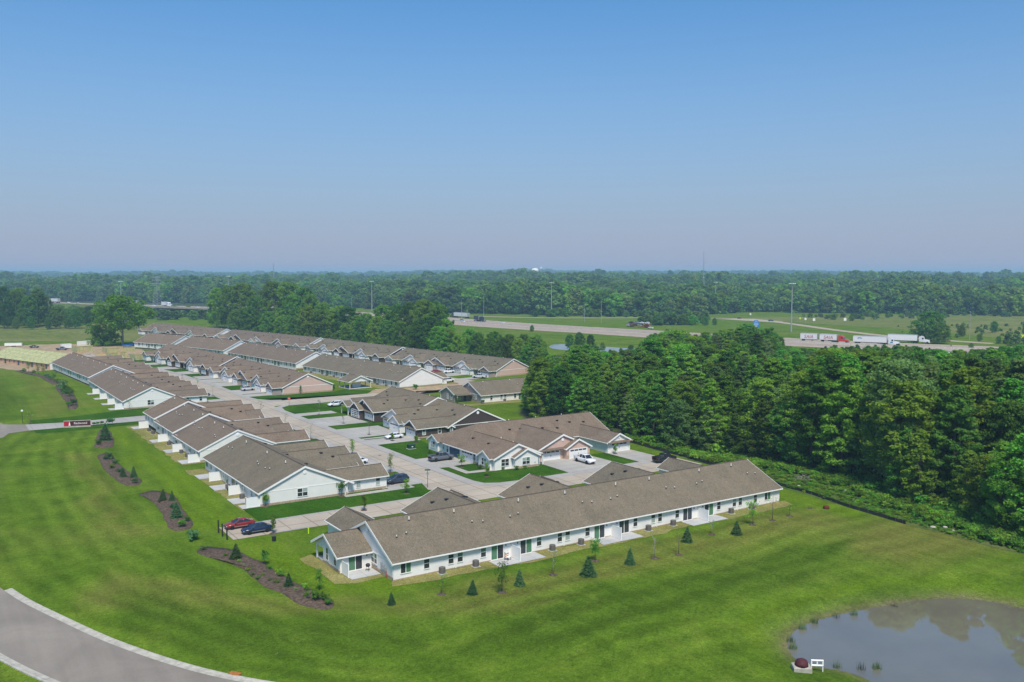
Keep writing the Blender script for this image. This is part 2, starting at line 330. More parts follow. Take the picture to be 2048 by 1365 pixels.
def npmesh(me, co, quads, mat, tint=None, smooth=False):
    k = quads.shape[1]
    me.vertices.add(len(co)); me.vertices.foreach_set('co', co.astype(np.float32).ravel())
    me.loops.add(quads.size); me.loops.foreach_set('vertex_index', quads.astype(np.int32).ravel())
    me.polygons.add(len(quads)); me.polygons.foreach_set('loop_start', np.arange(0, quads.size, k, dtype=np.int32))
    try: me.polygons.foreach_set('loop_total', np.full(len(quads), k, dtype=np.int32))
    except Exception: pass
    if smooth: me.polygons.foreach_set('use_smooth', np.ones(len(quads), bool))
    if tint is not None:
        at = me.attributes.new('tint', 'FLOAT', 'FACE'); at.data.foreach_set('value', tint.astype(np.float32))
    me.materials.append(mat); me.update(calc_edges=True); me.validate()
    return me
npmesh(me, co, quads, M['lawn'], smooth=True)
# where the turf colour is drier, lusher or darker (soft-edged patches)
def mask(poly, soft, x, y): return np.where(inpoly(x, y, poly), np.clip(polydist(x, y, poly)/soft, 0, 1), 0)
fx_, fy_ = gx.ravel(), gy.ravel()
wx_ = fx_+vnoise(fx_, fy_, 9, 6)*5; wy_ = fy_+vnoise(fx_, fy_, 9, 7)*5
dry_ = np.maximum.reduce([mask([(112,72),(150,70),(150,98),(128,97),(112,88)], 7, wx_, wy_)*.9, mask([(50,92),(132,92),(134,106),(50,106)], 4, wx_, wy_)*.75, mask([(22,150),(32,150),(33,230),(24,240)], 5, wx_, wy_)*.8, mask([(14,120),(33,105),(60,88),(72,84),(72,90),(40,112),(20,140)], 4, wx_, wy_)*.75, mask([(22,291),(34,291),(44,330),(42,372),(36,440),(28,440),(33,340)], 3, wx_, wy_)*.5])
lush_ = np.maximum.reduce([mask([(36,150),(47,150),(46.6,264),(40,264)], 2.5, wx_, wy_)*.9, mask([(40,106),(48,102),(53,107),(48,140),(40,140)], 2, wx_, wy_)*.7, mask([(76,58),(86,73),(110,71),(120,62),(124,68),(108,77),(84,77),(72,60)], 2, wx_, wy_)*.7, mask([(45,300),(51,300),(50,430),(46,430)], 2, wx_, wy_)*.6, mask([(132,96),(140,97),(140,118),(133,118)], 2, wx_, wy_)*.8])
dark_ = np.maximum.reduce([mask([(40,84),(70,78),(112,80),(128,90),(100,90),(60,92)], 3, wx_, wy_)*1.0, mask([(18,110),(30,95),(44,88),(48,92),(34,108),(22,128)], 3, wx_, wy_)*.9, mask([(8,292),(24,292),(31,330),(28,400),(4,400)], 6, wx_, wy_)*.8, mask([(27,160),(33,160),(32,225),(28,225)], 2, wx_, wy_)*.5])
mow_ = polydist(fx_, fy_, ROADL, False); mow_on = np.clip((50-fx_)/14, 0, 1)*np.clip((300-fy_)/40, 0, 1)*(mow_ < 45)
row_on = np.clip((fx_-44)/14, 0, 1)*np.clip((108-fy_)/4, 0, 1)*np.clip((fy_-60)/10, 0, 1)
pd_ = polydist(fx_, fy_, POND); mud_ = np.where(inpoly(fx_, fy_, POND), 1, np.exp(-np.maximum(pd_-.3, 0)/1.0))
for nme, val in (('mud_bank', mud_), ('mow_arc', mow_), ('mow_arc_on', mow_on), ('mow_row', fy_-.06*fx_), ('mow_row_on', row_on)):
    at = me.attributes.new(nme, 'FLOAT', 'POINT'); at.data.foreach_set('value', val.astype(np.float32))
for nme, val in (('dry_turf', dry_), ('lush_turf', lush_), ('dark_turf', dark_)):
    at = me.attributes.new(nme, 'FLOAT', 'POINT'); at.data.foreach_set('value', val.astype(np.float32))
ground = tag(link('ground', me), kind='structure')
def sheet(name, pts, z, mat, parent=None, kind='structure'):
    me = bpy.data.meshes.new(name); me.from_pydata([(x, y, z) for x, y in pts], [], [tuple(range(len(pts)))]); me.materials.append(mat)
    if me.polygons[0].normal.z < 0: me.flip_normals()
    o = link(name, me, parent)
    if kind and not parent: o['kind'] = kind
    return o
def rect(name, x0, x1, y0, y1, z, mat, **k): return sheet(name, [(x0,y0),(x1,y0),(x1,y1),(x0,y1)], z, mat, **k)
def rough_poly(pts, amp, step, seed):
    r = random.Random(seed); out = []
    for i in range(len(pts)):
        a, b = pts[i], pts[(i+1) % len(pts)]; n = max(1, int(math.dist(a, b)/step)); nx_, ny_ = -(b[1]-a[1]), b[0]-a[0]; l = math.hypot(nx_, ny_) or 1
        for k in range(n):
            t = k/n; d = r.uniform(-amp, amp) if k else 0
            out.append((a[0]+(b[0]-a[0])*t+nx_/l*d, a[1]+(b[1]-a[1])*t+ny_/l*d))
    return out
# pond water
m, nt, b = newmat('pond_water', .025, .5); b.inputs['Base Color'].default_value = (.085,.085,.065,1); b.inputs['IOR'].default_value = 2.35
n1 = noise(nt, coords(nt, True, (1.2,1.2,1)), 1.6, 3, .6); bp = nt.nodes.new('ShaderNodeBump'); bp.inputs['Strength'].default_value = .05; bp.inputs['Distance'].default_value = .02
nt.links.new(n1, bp.inputs['Height']); nt.links.new(bp.outputs[0], b.inputs['Normal']); M['water'] = m
n2 = noise(nt, coords(nt, True), .09, 4, .6); nt.links.new(ramp(nt, n2, [(.3,(.145,.128,.092)),(.7,(.185,.165,.120))]), b.inputs['Base Color'])
ctr = np.mean(POND, 0)
sheet('water', [(ctr[0]+(x-ctr[0])*1.03, ctr[1]+(y-ctr[1])*1.03) for x, y in POND], WATER_Z, M['water'])
# curved asphalt road with kerb segments
def offset(line, d):
    out = []
    for k, (x, y) in enumerate(line):
        a = line[max(0, k-1)]; b = line[min(len(line)-1, k+1)]; tx, ty = b[0]-a[0], b[1]-a[1]; l = math.hypot(tx, ty)
        out.append((x+ty/l*d, y-tx/l*d))
    return out
def ribbon(name, line, d0, d1, z, mat, parent=None, kind='structure'):
    a, b = offset(line, d0), offset(line, d1); n = len(a)
    me = bpy.data.meshes.new(name); me.from_pydata([(x,y,z) for x,y in a]+[(x,y,z) for x,y in b], [], [(i, i+1, n+i+1, n+i) for i in range(n-1)]); me.materials.append(mat)
    if me.polygons[0].normal.z < 0: me.flip_normals()
    o = link(name, me, parent)
    if not parent: o['kind'] = kind
    return o
road = ribbon('road', ROADL, -4.3, 4.3, .05, M['asphalt'])
def kerb_run(line, d, w, parent, seg=3.0, h=.14, mat='kerb', lo=0, hi=1e9):
    # resample and cut into pieces with open joints
    pts = offset(line, d); acc = [0]
    for k in range(1, len(pts)): acc.append(acc[-1]+math.dist(pts[k], pts[k-1]))
    def at(s):
        for k in range(1, len(acc)):
            if acc[k] >= s: t = (s-acc[k-1])/(acc[k]-acc[k-1]+1e-9); return tuple(pts[k-1][j]+(pts[k][j]-pts[k-1][j])*t for j in (0,1))
        return pts[-1]
    s = max(0, lo)
    while s < min(acc[-1], hi)-seg:
        p0, p1, p2 = at(s+.02), at(s+seg/2), at(s+seg-.02); mb = MB(); rg = []
        for q0, q1 in ((p0, p1), (p1, p2)):
            pass
        for c, (ta, tb) in ((p0,(p0,p1)), (p1,(p0,p2)), (p2,(p1,p2))):
            tx, ty = tb[0]-ta[0], tb[1]-ta[1]; l = math.hypot(tx, ty); nx_, ny_ = ty/l, -tx/l
            rg.append([(c[0]+nx_*e, c[1]+ny_*e, z) for e, z in ((-w/2, 0), (-w/2, h*.45), (0, h*.6), (w*.2, h), (w/2, h), (w/2, 0))])
        mb.rings(rg); mb.obj('kerb_segment', M[mat], parent); s += seg
kerb_run(ROADL, 4.75, .95, road, lo=8, hi=90)
kerb_run([p for p in ROADL][::-1], 4.75, .95, road, lo=max(0, 0)+195, hi=290)
# streets of the estate (concrete)
Z1, Z2, Z3, Z4 = .03, .05, .07, .09
def mkstreet(name, pts, mat='conc', z=Z2): return sheet(name, pts, z, M[mat])
mkstreet('street', [(83,141),(83,149.5),(81.2,153.5),(83,160),(83,320),(80.2,400),(73.5,450),(64,510),(74,514),(83,450),(89.8,400),(92.4,345),(92.4,160),(92.6,153),(93.8,151.2),(98,150.3),(143,150.6),(143,141)])
ribbon('gutter', [(143,149.4),(100,149.1),(95.5,149.6),(92.4,151.3),(91.2,155),(91.2,160),(91.2,268),(92.6,275),(97,278.6),(130,279.2)], -1.2, 1.2, Z3, M['gutter'])
ribbon('gutter', [(99,290.4),(95.5,292),(92.2,297),(91.3,304),(91.2,345),(88.6,400),(82,448),(73,508)], -1.0, 1.0, Z3, M['gutter'])
ribbon('gutter', [(83.6,160),(83.6,268)], -.5, .5, Z3, M['gutter']); ribbon('gutter', [(83.6,286),(83.6,320),(80.8,400),(74,450)], -.5, .5, Z3, M['gutter'])
mkstreet('cross_street', [(39.8,140.8),(83.05,140.8),(83.05,149),(46.5,149),(39.8,149)], z=Z2+.006)
ribbon('gutter', [(46.5,148.5),(80.5,148.7)], -.5, .5, Z3, M['gutter']); ribbon('gutter', [(46.5,141.2),(52.5,141.2)], -.3, .3, Z3, M['gutter'])
mkstreet('entry_road', [(23,271),(83.05,271.5),(83.05,281),(60,281.3),(34,280),(23,282.4)], 'gutter', z=Z2+.006)
sheet('road_junction', [(9,262),(16.3,263),(18,269),(23,271),(23,282.4),(18,286),(16,300),(9,300)], Z2+.003, M['asphalt'])
mkstreet('side_street', [(92.5,278.5),(132,279),(166,287),(172,300),(163,372),(153,450),(140,545),(148,547),(161,452),(171,373),(181,300),(178,280),(165,277),(132,290),(98,290),(92.5,297)], z=Z2+.004)
# sod verges and lawns
mkstreet('sod_verge', [(74,149.2),(83,149.2),(81,154),(83,160),(83,320),(80.2,400),(73.5,450),(60,470),(60,150)], 'sod', Z1)
mkstreet('sod_verge', rough_poly([(46.6,149.1),(83,149.1),(83,158.6),(46.6,158.6)], .1, 6, 1), 'sod', Z1+.006)
mkstreet('sod_verge', [(92.4,151),(98,150.3),(115,150.5),(131,150.5),(140.5,151),(140.5,163),(101,163),(104.3,202),(113.8,203),(113.8,256),(106,279),(97,278),(92.4,272)], 'sod', Z1)
mkstreet('sod_verge', rough_poly([(93,291),(140,290.5),(128,306),(122.8,302.6),(103.8,303),(106,304),(104,375),(95,466),(84,468),(82,450),(89.8,400),(92.4,345),(92.2,297)], .2, 8, 2), 'sod', Z1)
mkstreet('sod_verge', rough_poly([(24,282.5),(34,280.2),(60,281.4),(80,281.2),(80,297),(52,297),(36,291),(25,290)], .4, 3, 3), 'sod', Z1+.006)
mkstreet('sod_verge', rough_poly([(24,265),(30,264),(50,266),(82,262),(82,271.4),(24,270.9)], .4, 3, 4), 'sod', Z1+.006)
# straw-covered strips behind the terraces
def straw(pts, s): sheet('straw_strip', rough_poly(pts, .5, 2.2, s), Z1, M['straw'])
straw([(52.3,109.6),(51.5,107.8),(58,106.6),(66,106.8),(75,105.8),(84,106.6),(95,106),(104,106.8),(118,106.6),(131.5,107),(132.5,109.6)], 11)
straw([(45.4,113),(48,111.6),(52.4,112),(52.4,116.5),(47.4,116.4),(47.4,127),(45.2,126)], 12)
straw([(46.4,157),(49.8,157),(49.8,197),(45.8,197)], 13); straw([(46.6,203),(50.6,203),(50.6,263),(46,263)], 14)
straw([(140,296),(145.5,297),(136.4,372),(127,450),(123,450),(131,372)], 15); straw([(143,245),(170,243),(190,247.4),(151,247.4),(143,251)], 16)
straw([(165.5,297),(175,300),(166,372),(160,372),(163,320)], 17)
sheet('bare_ground', rough_poly([(36,437),(66,438),(74,452),(64,500),(96,470),(100,500),(100,560),(70,600),(30,600),(15,520),(22,470)], 2, 6, 18), .02, M['dirt'])
sheet('bare_ground', rough_poly([(130,290.5),(140,289),(150,284),(166,287),(171,298),(160,297),(146,296),(138,300)], .6, 3, 19), Z1+.01, M['dirt'])
# forest floor and far fields
WOOD = [W(*a) for a in [(2,266),(9,249),(29.5,222),(43,204),(53,198.5),(61.5,193),(67.4,181),(72.7,174),(70.6,165.5),(75.6,151),(80.4,138.6),(95,118),(150,105),(260,190),(380,420),(320,500),(230,455),(170,470),(120,495),(75,470),(40,478),(15,455),(4,400),(6,375),(14,330),(6,300)]]
sheet('forest_floor', WOOD, .02, M['forest_floor'])
sheet('rough_strip', rough_poly([(141.2,120),(144,141),(146.5,170),(149,172),(150,147),(155,137),(159,127),(157,114),(158,105),(151,99),(148,85),(145,71),(139,60),(136.5,72),(137,91),(138.5,101)], .8, 3, 20), .025, M['rough'])
sheet('meadow', [W(*a) for a in [(205,850),(290,700),(330,560),(420,560),(700,640),(760,900),(420,930)]], .03, M['field'])
sheet('field', [W(*a) for a in [(-620,650),(-440,560),(-300,560),(-235,560),(-230,700),(-300,780),(-420,740),(-620,760)]], .03, M['field'])
sheet('embankment', [W(*a) for a in [(-120,880),(-70,760),(0,655),(60,580),(110,560),(160,500),(240,430),(300,470),(260,640),(180,840),(60,900)]], .025, M['lawn'])
sheet('water', [W(*a) for a in smooth_poly([(24,540),(20,505),(34,488),(60,480),(74,488),(72,502),(54,517),(36,532)], 2)], .06, M['water'])
# highway
HW = [(-420,1240),(-230,1010),(-100,862),(-28.5,765),(25,702),(82,645),(136,585),(188,540),(245,500),(330,455),(460,400)]
HW = catmull(HW, 6); HWW = [W(*a) for a in HW]
hw = ribbon('highway', HWW, -32, 30, .10, M['hwy'])
M['paint_w'] = plain('road_paint', (.78,.77,.74), .7, .2, .1)
M['tyre_dark'] = plain('lane_wear', (.36,.29,.24), .85, .2, .12, .3, world=True)
for d in (-24, -20, -16, 6, 10.2, 14.4, 18.6): ribbon('lane_wear', HWW, d-.9, d+.9, .13, M['tyre_dark'], hw)
for d in (-30, -13.2, 4.2, 22.5): ribbon('edge_line', HWW, d-.22, d+.22, .16, M['paint_w'], hw)
bar = MB()
for k in range(len(HWW)-1):
    a, b = offset(HWW, -2.2)[k], offset(HWW, -2.2)[k+1]; t = Vector((b[0]-a[0], b[1]-a[1], 0)).normalized(); nn = Vector((t.y, -t.x, 0))*.4
    if k == 0: rg = []
    rg.append([(a[0]-nn.x, a[1]-nn.y, .1), (a[0]-nn.x*.4, a[1]-nn.y*.4, 1.1), (a[0]+nn.x*.4, a[1]+nn.y*.4, 1.1), (a[0]+nn.x, a[1]+nn.y, .1)])
bar.rings(rg); tag(bar.obj('median_barrier', M['kerb']), 'long concrete barrier dividing the motorway lanes', 'barrier')
ramp_r = ribbon('slip_road', [W(*a) for a in catmull([(-60,905),(20,862),(95,858),(150,862),(205,846),(228,800),(236,740),(242,670),(256,600),(290,540)], 6)], -4.5, 4.5, .08, M['hwy'])
sheet('slip_road', [W(*a) for a in [(192,836),(225,838),(238,790),(232,770),(214,800)]], .085, M['conc'])
# ---------------------------------------------------------------- buildings
HE, SL = 2.6, .45
MC = {}
def cached(key, fn):
    if key not in MC: MC[key] = fn()
    return MC[key]
def frame_mesh(w, h, mull_v, mull_h, t=.09, d=.07):
    mb = MB(); f = t
    mb.box(-w/2-f, -w/2, -d, 0, -f, h+f); mb.box(w/2, w/2+f, -d, 0, -f, h+f); mb.box(-w/2, w/2, -d, 0, h, h+f); mb.box(-w/2, w/2, -d-.03, 0, -f, 0)
    for k in range(mull_v): x = -w/2 + w*(k+1)/(mull_v+1); mb.box(x-.05, x+.05, -d+.012, 0, 0, h)
    if mull_h: mb.box(-w/2, w/2, -d+.02, 0, h*.5-.035, h*.5+.035)
    return mb.mesh('window', M['trim'])
WIN = {'single': (.85,1.45,0,1), 'pair': (1.9,1.45,1,1), 'wide': (1.55,1.45,1,0), 'slider': (2.05,2.05,1,0), 'small': (.5,1.1,0,1), 'tall': (.8,1.75,0,1)}
wr = random.Random(5)
def pane_mesh(w, h, mat):
    return cached(('pane', round(w,3), round(h,3), mat), lambda: MB().box(-w/2, w/2, -.035, -.005, 0, h).mesh('pane', M[mat]))
def window(parent, kind, x, y, z, rz=0, greens=None):
    w, h, mv, mh = WIN[kind]
    o = link('sliding_door' if kind == 'slider' else 'window', cached(('win', kind), lambda: frame_mesh(w, h, mv, mh)), parent, (x, y, z), rz)
    cols, rows = mv+1, mh+1; pw, ph = w/cols-.06, h/rows-.05
    for c in range(cols):
        for r_ in range(rows):
            if kind in ('slider', 'wide'): mt = 'glass_green' if (greens is not None and c == greens) else 'glass'
            else: mt = wr.choice(['glass', 'glass', 'blind', 'glass_green']) if r_ else wr.choice(['glass','glass','glass','blind'])
            link('pane', pane_mesh(pw, ph, mt), o, (-w/2+w*(c+.5)/cols, 0, h*r_/rows+.02))
    return o
def garage_mesh():
    mb = MB(); mb.box(-2.44, 2.44, -.04, 0, 0, 2.15)
    for r_ in range(3):
        for c in range(4): mb.box(-2.3+c*1.17, -2.3+c*1.17+1.05, -.065, -.041, .08+r_*.54, .08+r_*.54+.44)
    mb.box(-2.6, -2.44, -.08, 0, 0, 2.3); mb.box(2.44, 2.6, -.08, 0, 0, 2.3); mb.box(-2.44, 2.44, -.08, 0, 2.15, 2.3)
    return mb.mesh('garage_door', M['garage'])
def garage(parent, x, y, rz, style='std', z=0):
    o = link('garage_door', cached('gar', garage_mesh), parent, (x, y, z), rz)
    if style == 'open':
        link('interior_shade', cached('garopen', lambda: MB().box(-2.3, 2.3, -.1, -.07, 0.05, 2.1).mesh('interior_shade', M['open_garage'])), o); return o  # flat dark panel on the door paints the shade inside an open garage
    rows = range(4) if style == 'glass' else (3,)
    for r_ in rows:
        for c in range(4): link('pane', cached('gpane', lambda: MB().box(0, .98, -.075, -.042, 0, .3).mesh('pane', M['glass'])), o, (-2.26+c*1.17, 0, (1.76 if r_ == 3 else .16+r_*.54)))
    link('handle', cached('ghandle', lambda: MB().box(-.08,-.04,-.1,-.06,.85,1.25).box(.04,.08,-.1,-.06,.85,1.25).mesh('handle', M['black'])), o)
    return o
def chev(y0, y1, he, hr, ov, lo, hi):
    s = (hr-he)/((y1-y0)/2); ze = he-ov*s; ym = (y0+y1)/2
    return [(y0-ov, ze+lo), (ym, hr+lo), (y1+ov, ze+lo), (y1+ov, ze+hi), (ym, hr+hi), (y0-ov, ze+hi)]
def gable_block(parent, axis, a, b, c0, c1, z, he, hr, wall, roof, trim_ends=(1,1), ov=.45, ove=.35, gut=(1,1), ridge=True, walls=True):
    """gabled volume with the ridge along axis from a to b and eaves at c0, c1"""
    pen = [(c0,z-.3),(c1,z-.3),(c1,z+he),((c0+c1)/2,z+hr),(c0,z+he)]
    if walls: MB().prism(pen, a, b, axis).obj('wall', M[wall], parent)
    ch = [(p, q+z) for p, q in chev(c0, c1, he, hr, ov, .01, .17)]
    ea, eb = (ove if trim_ends[0] else 0), (ove if trim_ends[1] else 0)
    MB().prism(ch, a-ea, b+eb, axis).obj('roof', M[roof], parent)
    tr = [(p, q+z) for p, q in chev(c0, c1, he, hr, ov+.02, -.17, .20)]
    if trim_ends[0]: MB().prism(tr, a-ea-.05, a-ea, axis).obj('rake_trim', M['trim'], parent)
    if trim_ends[1]: MB().prism(tr, b+eb, b+eb+.05, axis).obj('rake_trim', M['trim'], parent)
    s = (hr-he)/((c1-c0)/2); ze = z+he-ov*s
    for k, (e, on) in enumerate(((c0-ov, gut[0]), (c1+ov, gut[1]))):
        if not on: continue
        g0, g1 = (e-.14, e-.003) if k == 0 else (e+.003, e+.14)
        mb = MB()
        if axis == 'x': mb.box(a-ea, b+eb, g0, g1, ze-.02, ze+.14)
        else: mb.box(g0, g1, a-ea, b+eb, ze-.02, ze+.14)
        mb.obj('gutter', M['trim'], parent)
    if ridge:
        ym = (c0+c1)/2; rp = [(ym-.16, z+hr+.12), (ym+.16, z+hr+.12), (ym, z+hr+.225)]
        MB().prism(rp, a-ea+.06, b+eb-.06, axis).obj('ridge_cap', M['ridge'], parent)
def pipe(parent, x, y, z, h, r=.08):
    o = link('vent_pipe', cached(('vp', round(h,2)), lambda: MB().tube((0,0,-.3),(0,0,h),r,r,8).mesh('vent_pipe', M['trim'])), parent, (x, y, z))
    link('flashing', cached('flash', lambda: MB().tube((0,0,.0),(0,0,.16),.17,.11,8).mesh('flashing', M['black'])), o)
def hatvent(parent, x, y, z): link('roof_vent', cached('rv', lambda: MB().box(-.24,.24,-.24,.24,-.1,.14).box(-.3,.3,-.3,.3,.14,.2).mesh('roof_vent', M['black'])), parent, (x, y, z))
def disc(parent, axis, x, y, z, s=1):
    key = ('disc', axis, s)
    d = {'-x': (-1,0,0), '+x': (1,0,0), '-y': (0,-1,0), '+y': (0,1,0)}[axis]
    link('gable_vent', cached(key, lambda: MB().tube((0,0,0), tuple(.07*c for c in d), .33*s, .33*s, 14).tube(tuple(.07*c for c in d), tuple(.1*c for c in d), .26*s, .24*s, 14).mesh('gable_vent', M['trim'])), parent, (x, y, z))
def end_wall(root, x, D, hr, spec, side, z=0):
    """dress a gable end; side -1 for the x=0 end, +1 for the x=L end"""
    s = side; xa, xb = (x-.06, x-.002) if s < 0 else (x+.002, x+.06)
    rz = -R(90) if s < 0 else R(90)
    if spec.get('col'):
        MB().prism([(0,z-.2),(D,z-.2),(D,z+HE),(D/2,z+hr),(0,z+HE)], xa, xb, 'x').obj('gable_wall', M[spec['col']], root)
    xo = x + s*.065
    if spec.get('band', 1): box('band_board', M['trim'], root, min(xo, xo+s*.03), max(xo, xo+s*.03), .1, D-.1, z+HE-.1, z+HE+.06)
    if spec.get('vent', 1): disc(root, '-x' if s < 0 else '+x', xo, D/2, z+hr-1.0, 1.2)
    if spec.get('stone', 1): box('stone_base', M['stone'], root, min(xo, xo+s*.05), max(xo, xo+s*.05), 0, D, z-.25, z+.45)
    for yk, kind in spec.get('win', []): window(root, kind, xo, yk, z+.95, rz)
    for yc in (.08, D-.08): box('corner_board', M['trim'], root, min(xo, xo+s*.04), max(xo, xo+s*.04), yc-.08, yc+.08, z, z+HE)
def building(name, label, loc, rz, L, D, roof='roof', secs=None, fronts=(), proj=8.5, back=None, ends=(None, None), detail=True, unit=19.2, group='single-storey terraces of the estate', wall='white', recess=(), trim=(1,1), vents='back', cat='building'):
    root = thing(name, label, cat, (*loc, 0), rz, group)
    hr = HE + D/2*SL
    secs = secs or [(0, L, 0)]
    def dz(x):
        for a, b, z in secs:
            if a-.01 <= x <= b+.01: return z
        return 0
    for k, (a, b, z) in enumerate(secs):
        gable_block(root, 'x', a, b, 0, D, z, HE, hr, wall, roof, (trim[0] if k == 0 else 1, trim[1] if k == len(secs)-1 else 1), ove=.35 if len(secs) == 1 else .2)
    for k, s in ((0, -1), (1, 1)):
        if ends[k]: end_wall(root, 0 if k == 0 else L, D, hr, ends[k], s, secs[0][2] if k == 0 else secs[-1][2])
    # back elevation: repeated pairs of homes
    if back:
        k = 0; x = 9.7*L/78.5
        f = back.get('unit', 19.2*L/78.5); n = back.get('n', int(round((L-19)/f))+1); x = back.get('start', (L-(n-1)*f)/2)
        for i in range(n):
            xb = x+i*f; z = dz(xb)
            box('downspout', M['trim'], root, xb-.06, xb+.06, -.12, -.003, z+.05, z+HE-.15)
            for s in (-1, 1):
                if 0 < xb+s*.75 < L: window(root, 'single', xb+s*.75, -.002, z+.85)
                if 0 < xb+s*4.65 < L: window(root, 'single', xb+s*4.65, -.002, z+.85)
                xs_ = xb+s*7.05
                if i == 0 and s < 0 or i == n-1 and s > 0: window(root, 'wide', xb+s*7.9, -.002, z+.85, greens=back.get('g', 1)) if 0 < xb+s*8.8 < L else None
                else: window(root, 'slider', xs_, -.002, z+.12, greens=(1 if s < 0 else 0) if wr.random() < .75 else None); box('wall_lamp', M['black'], root, xs_+s*1.5-.06, xs_+s*1.5+.06, -.12, -.003, z+1.85, z+2.05)
        stn = box('foundation', M['stone'], root, .02, L-.02, -.035, -.003, -.25, .16)
    # rows of plumbing vents
    if vents:
        nv = max(2, int(L/9.6)); r_ = random.Random(int(L*7)+int(D*3))
        for i in range(nv):
            xv = L*(i+.5)/nv + r_.uniform(-1.5, 1.5); z = dz(xv)
            if vents == 'back':
                pipe(root, xv, D*.42, z+HE+D*.42*SL+.17, .62, .09); pipe(root, xv+1.7*(1 if i % 2 else -1), D*.27, z+HE+D*.27*SL+.17, .34, .07); pipe(root, xv+3.4*(1 if i % 2 else -1), D*.25, z+HE+D*.25*SL+.17, .34, .07)
                if not fronts: continue
                hatvent(root, xv, D*.66, z+HE+D*.34*SL+.17)
            else:
                pipe(root, xv, D*.53, z+HE+D*.47*SL+.17, .5, .08); hatvent(root, xv+2, D*.68, z+HE+D*.32*SL+.17); hatvent(root, xv-1.5, D*.76, z+HE+D*.24*SL+.17)
    for m_ in fronts:
        t, x0, x1, wc = m_[:4]; o = m_[4] if len(m_) > 4 else {}
        pj = o.get('proj', proj); yF = D+pj; z = dz((x0+x1)/2); w = x1-x0
        if t == 'double':
            hb = HE + w/2*SL*.95; hb = min(hb, hr-.25)
            gable_block(root, 'y', D*.45, yF-1.3, x0, x1, z, HE, hb, wc, roof, (0, 1), ov=.4)
            fl = o.get('flip', 0); h0, h1 = (x0, (x0+x1)/2) if fl else ((x0+x1)/2, x1)
            gable_block(root, 'y', yF-4, yF, h0+.05, h1-.05, z, HE-.02, HE+(h1-h0)/2*.52, wc, roof, (0, 1), ov=.38)
            g0 = x0 if not fl else (x0+x1)/2; g1 = (x0+x1)/2 if not fl else x1
            MB().prism([(yF-1.3, z+2.5), (yF-.75, z+2.32), (yF-.75, z+2.44), (yF-1.3, z+2.66)], g0-.3, g1+.02, 'x').obj('pent_roof', M[roof], root)
            disc(root, '+y', (x0+x1)/2, yF-1.3+.002, z+hb-.95, 1)
            for xx in (x0+.3, x1-.3):
                hatvent(root, (x0+x1)/2+(1.6 if xx > (x0+x1)/2 else -1.6), D+1.5, z+hb-1.6*SL*.95+.17)
                hatvent(root, (x0+x1)/2+(3.2 if xx > (x0+x1)/2 else -3.2), D+3.4, z+hb-3.2*SL*.95+.17)
            if detail:
                gs = o.get('doors', ('std', 'std'))
                garage(root, (h0+h1)/2, yF+.003, math.pi, gs[0], z); garage(root, (g0+g1)/2, yF-1.297, math.pi, gs[1], z)
                if wc != 'white':
                    for xx in (x0, x1): box('corner_board', M['trim'], root, xx-.1, xx+.1, yF-1.36, yF-1.2, z, z+HE-.3)
                for xx in (h0+.25, h1-.25): box('stone_base', M['stone'], root, xx-.22, xx+.22, yF+.003, yF+.07, z, z+.9)
        elif t == 'single':
            hb = HE + w/2*.52
            gable_block(root, 'y', D*.55, yF, x0, x1, z, HE, hb, wc, roof, (0, 1), ov=.4)
            if detail or o.get('door'):
                garage(root, (x0+x1)/2, yF+.003, math.pi, o.get('door', 'std'), z)
                MB().prism([(yF, z+2.52), (yF+.5, z+2.34), (yF+.5, z+2.44), (yF, z+2.68)], x0-.35, x1+.35, 'x').obj('pent_roof', M[roof], root)
            sw = o.get('side')      # windows on the flank that lines up with the gable end
            if sw:
                xs_, s = (x0-.003, -1) if sw < 0 else (x1+.003, 1)
                for yy in (D+pj*.3, D+pj*.78): window(root, 'single', xs_, yy, z+.9, -R(90) if s < 0 else R(90))
                box('stone_base', M['stone'], root, min(xs_, xs_+s*.06), max(xs_, xs_+s*.06), D+.5, yF-.1, z-.2, z+.45)
                gable_block(root, 'x', xs_-(1.1 if s < 0 else -.0)-(.0 if s < 0 else 0), xs_+(1.1 if s > 0 else 0), D-.9, D+.9, z, 2.25, 2.7, wc, roof, (s < 0, s > 0), ov=.2, ove=.05, walls=False, ridge=False)
                box('porch_wall', M['trim'], root, min(xs_, xs_+s*.9), max(xs_, xs_+s*.9), D-.6, D-.45, z, z+2.1)
    for rc in recess:        # entry recess between the garages
        x0, x1 = rc[:2]; c = rc[2] if len(rc) > 2 else None; z = dz((x0+x1)/2); w = x1-x0
        if c: box('recess_wall', M[c], root, x0+.05, x1-.05, D+.003, D+.05, z, z+HE-.2)
        window(root, 'pair', x0+w*.3, D+.055, z+.75, math.pi)
        d = box('entry_door', M['door_dark'], root, x0+w*.72-.5, x0+w*.72+.5, D+.055, D+.1, z+.1, z+2.15); box('handle', M['rim'], d, x0+w*.72+.32, x0+w*.72+.4, D+.1, D+.15, z+1.0, z+1.15)
        if w > 4.5: box('porch_post', M['trim'], root, x0+w*.5-.09, x0+w*.5+.09, D+1.5, D+1.68, z, z+2.2); MB().prism([(D, z+2.4), (D+1.9, z+2.1), (D+1.9, z+2.22), (D, z+2.56)], x0, x1, 'x').obj('porch_roof', M[roof], root)
    return root
S90 = R(90)
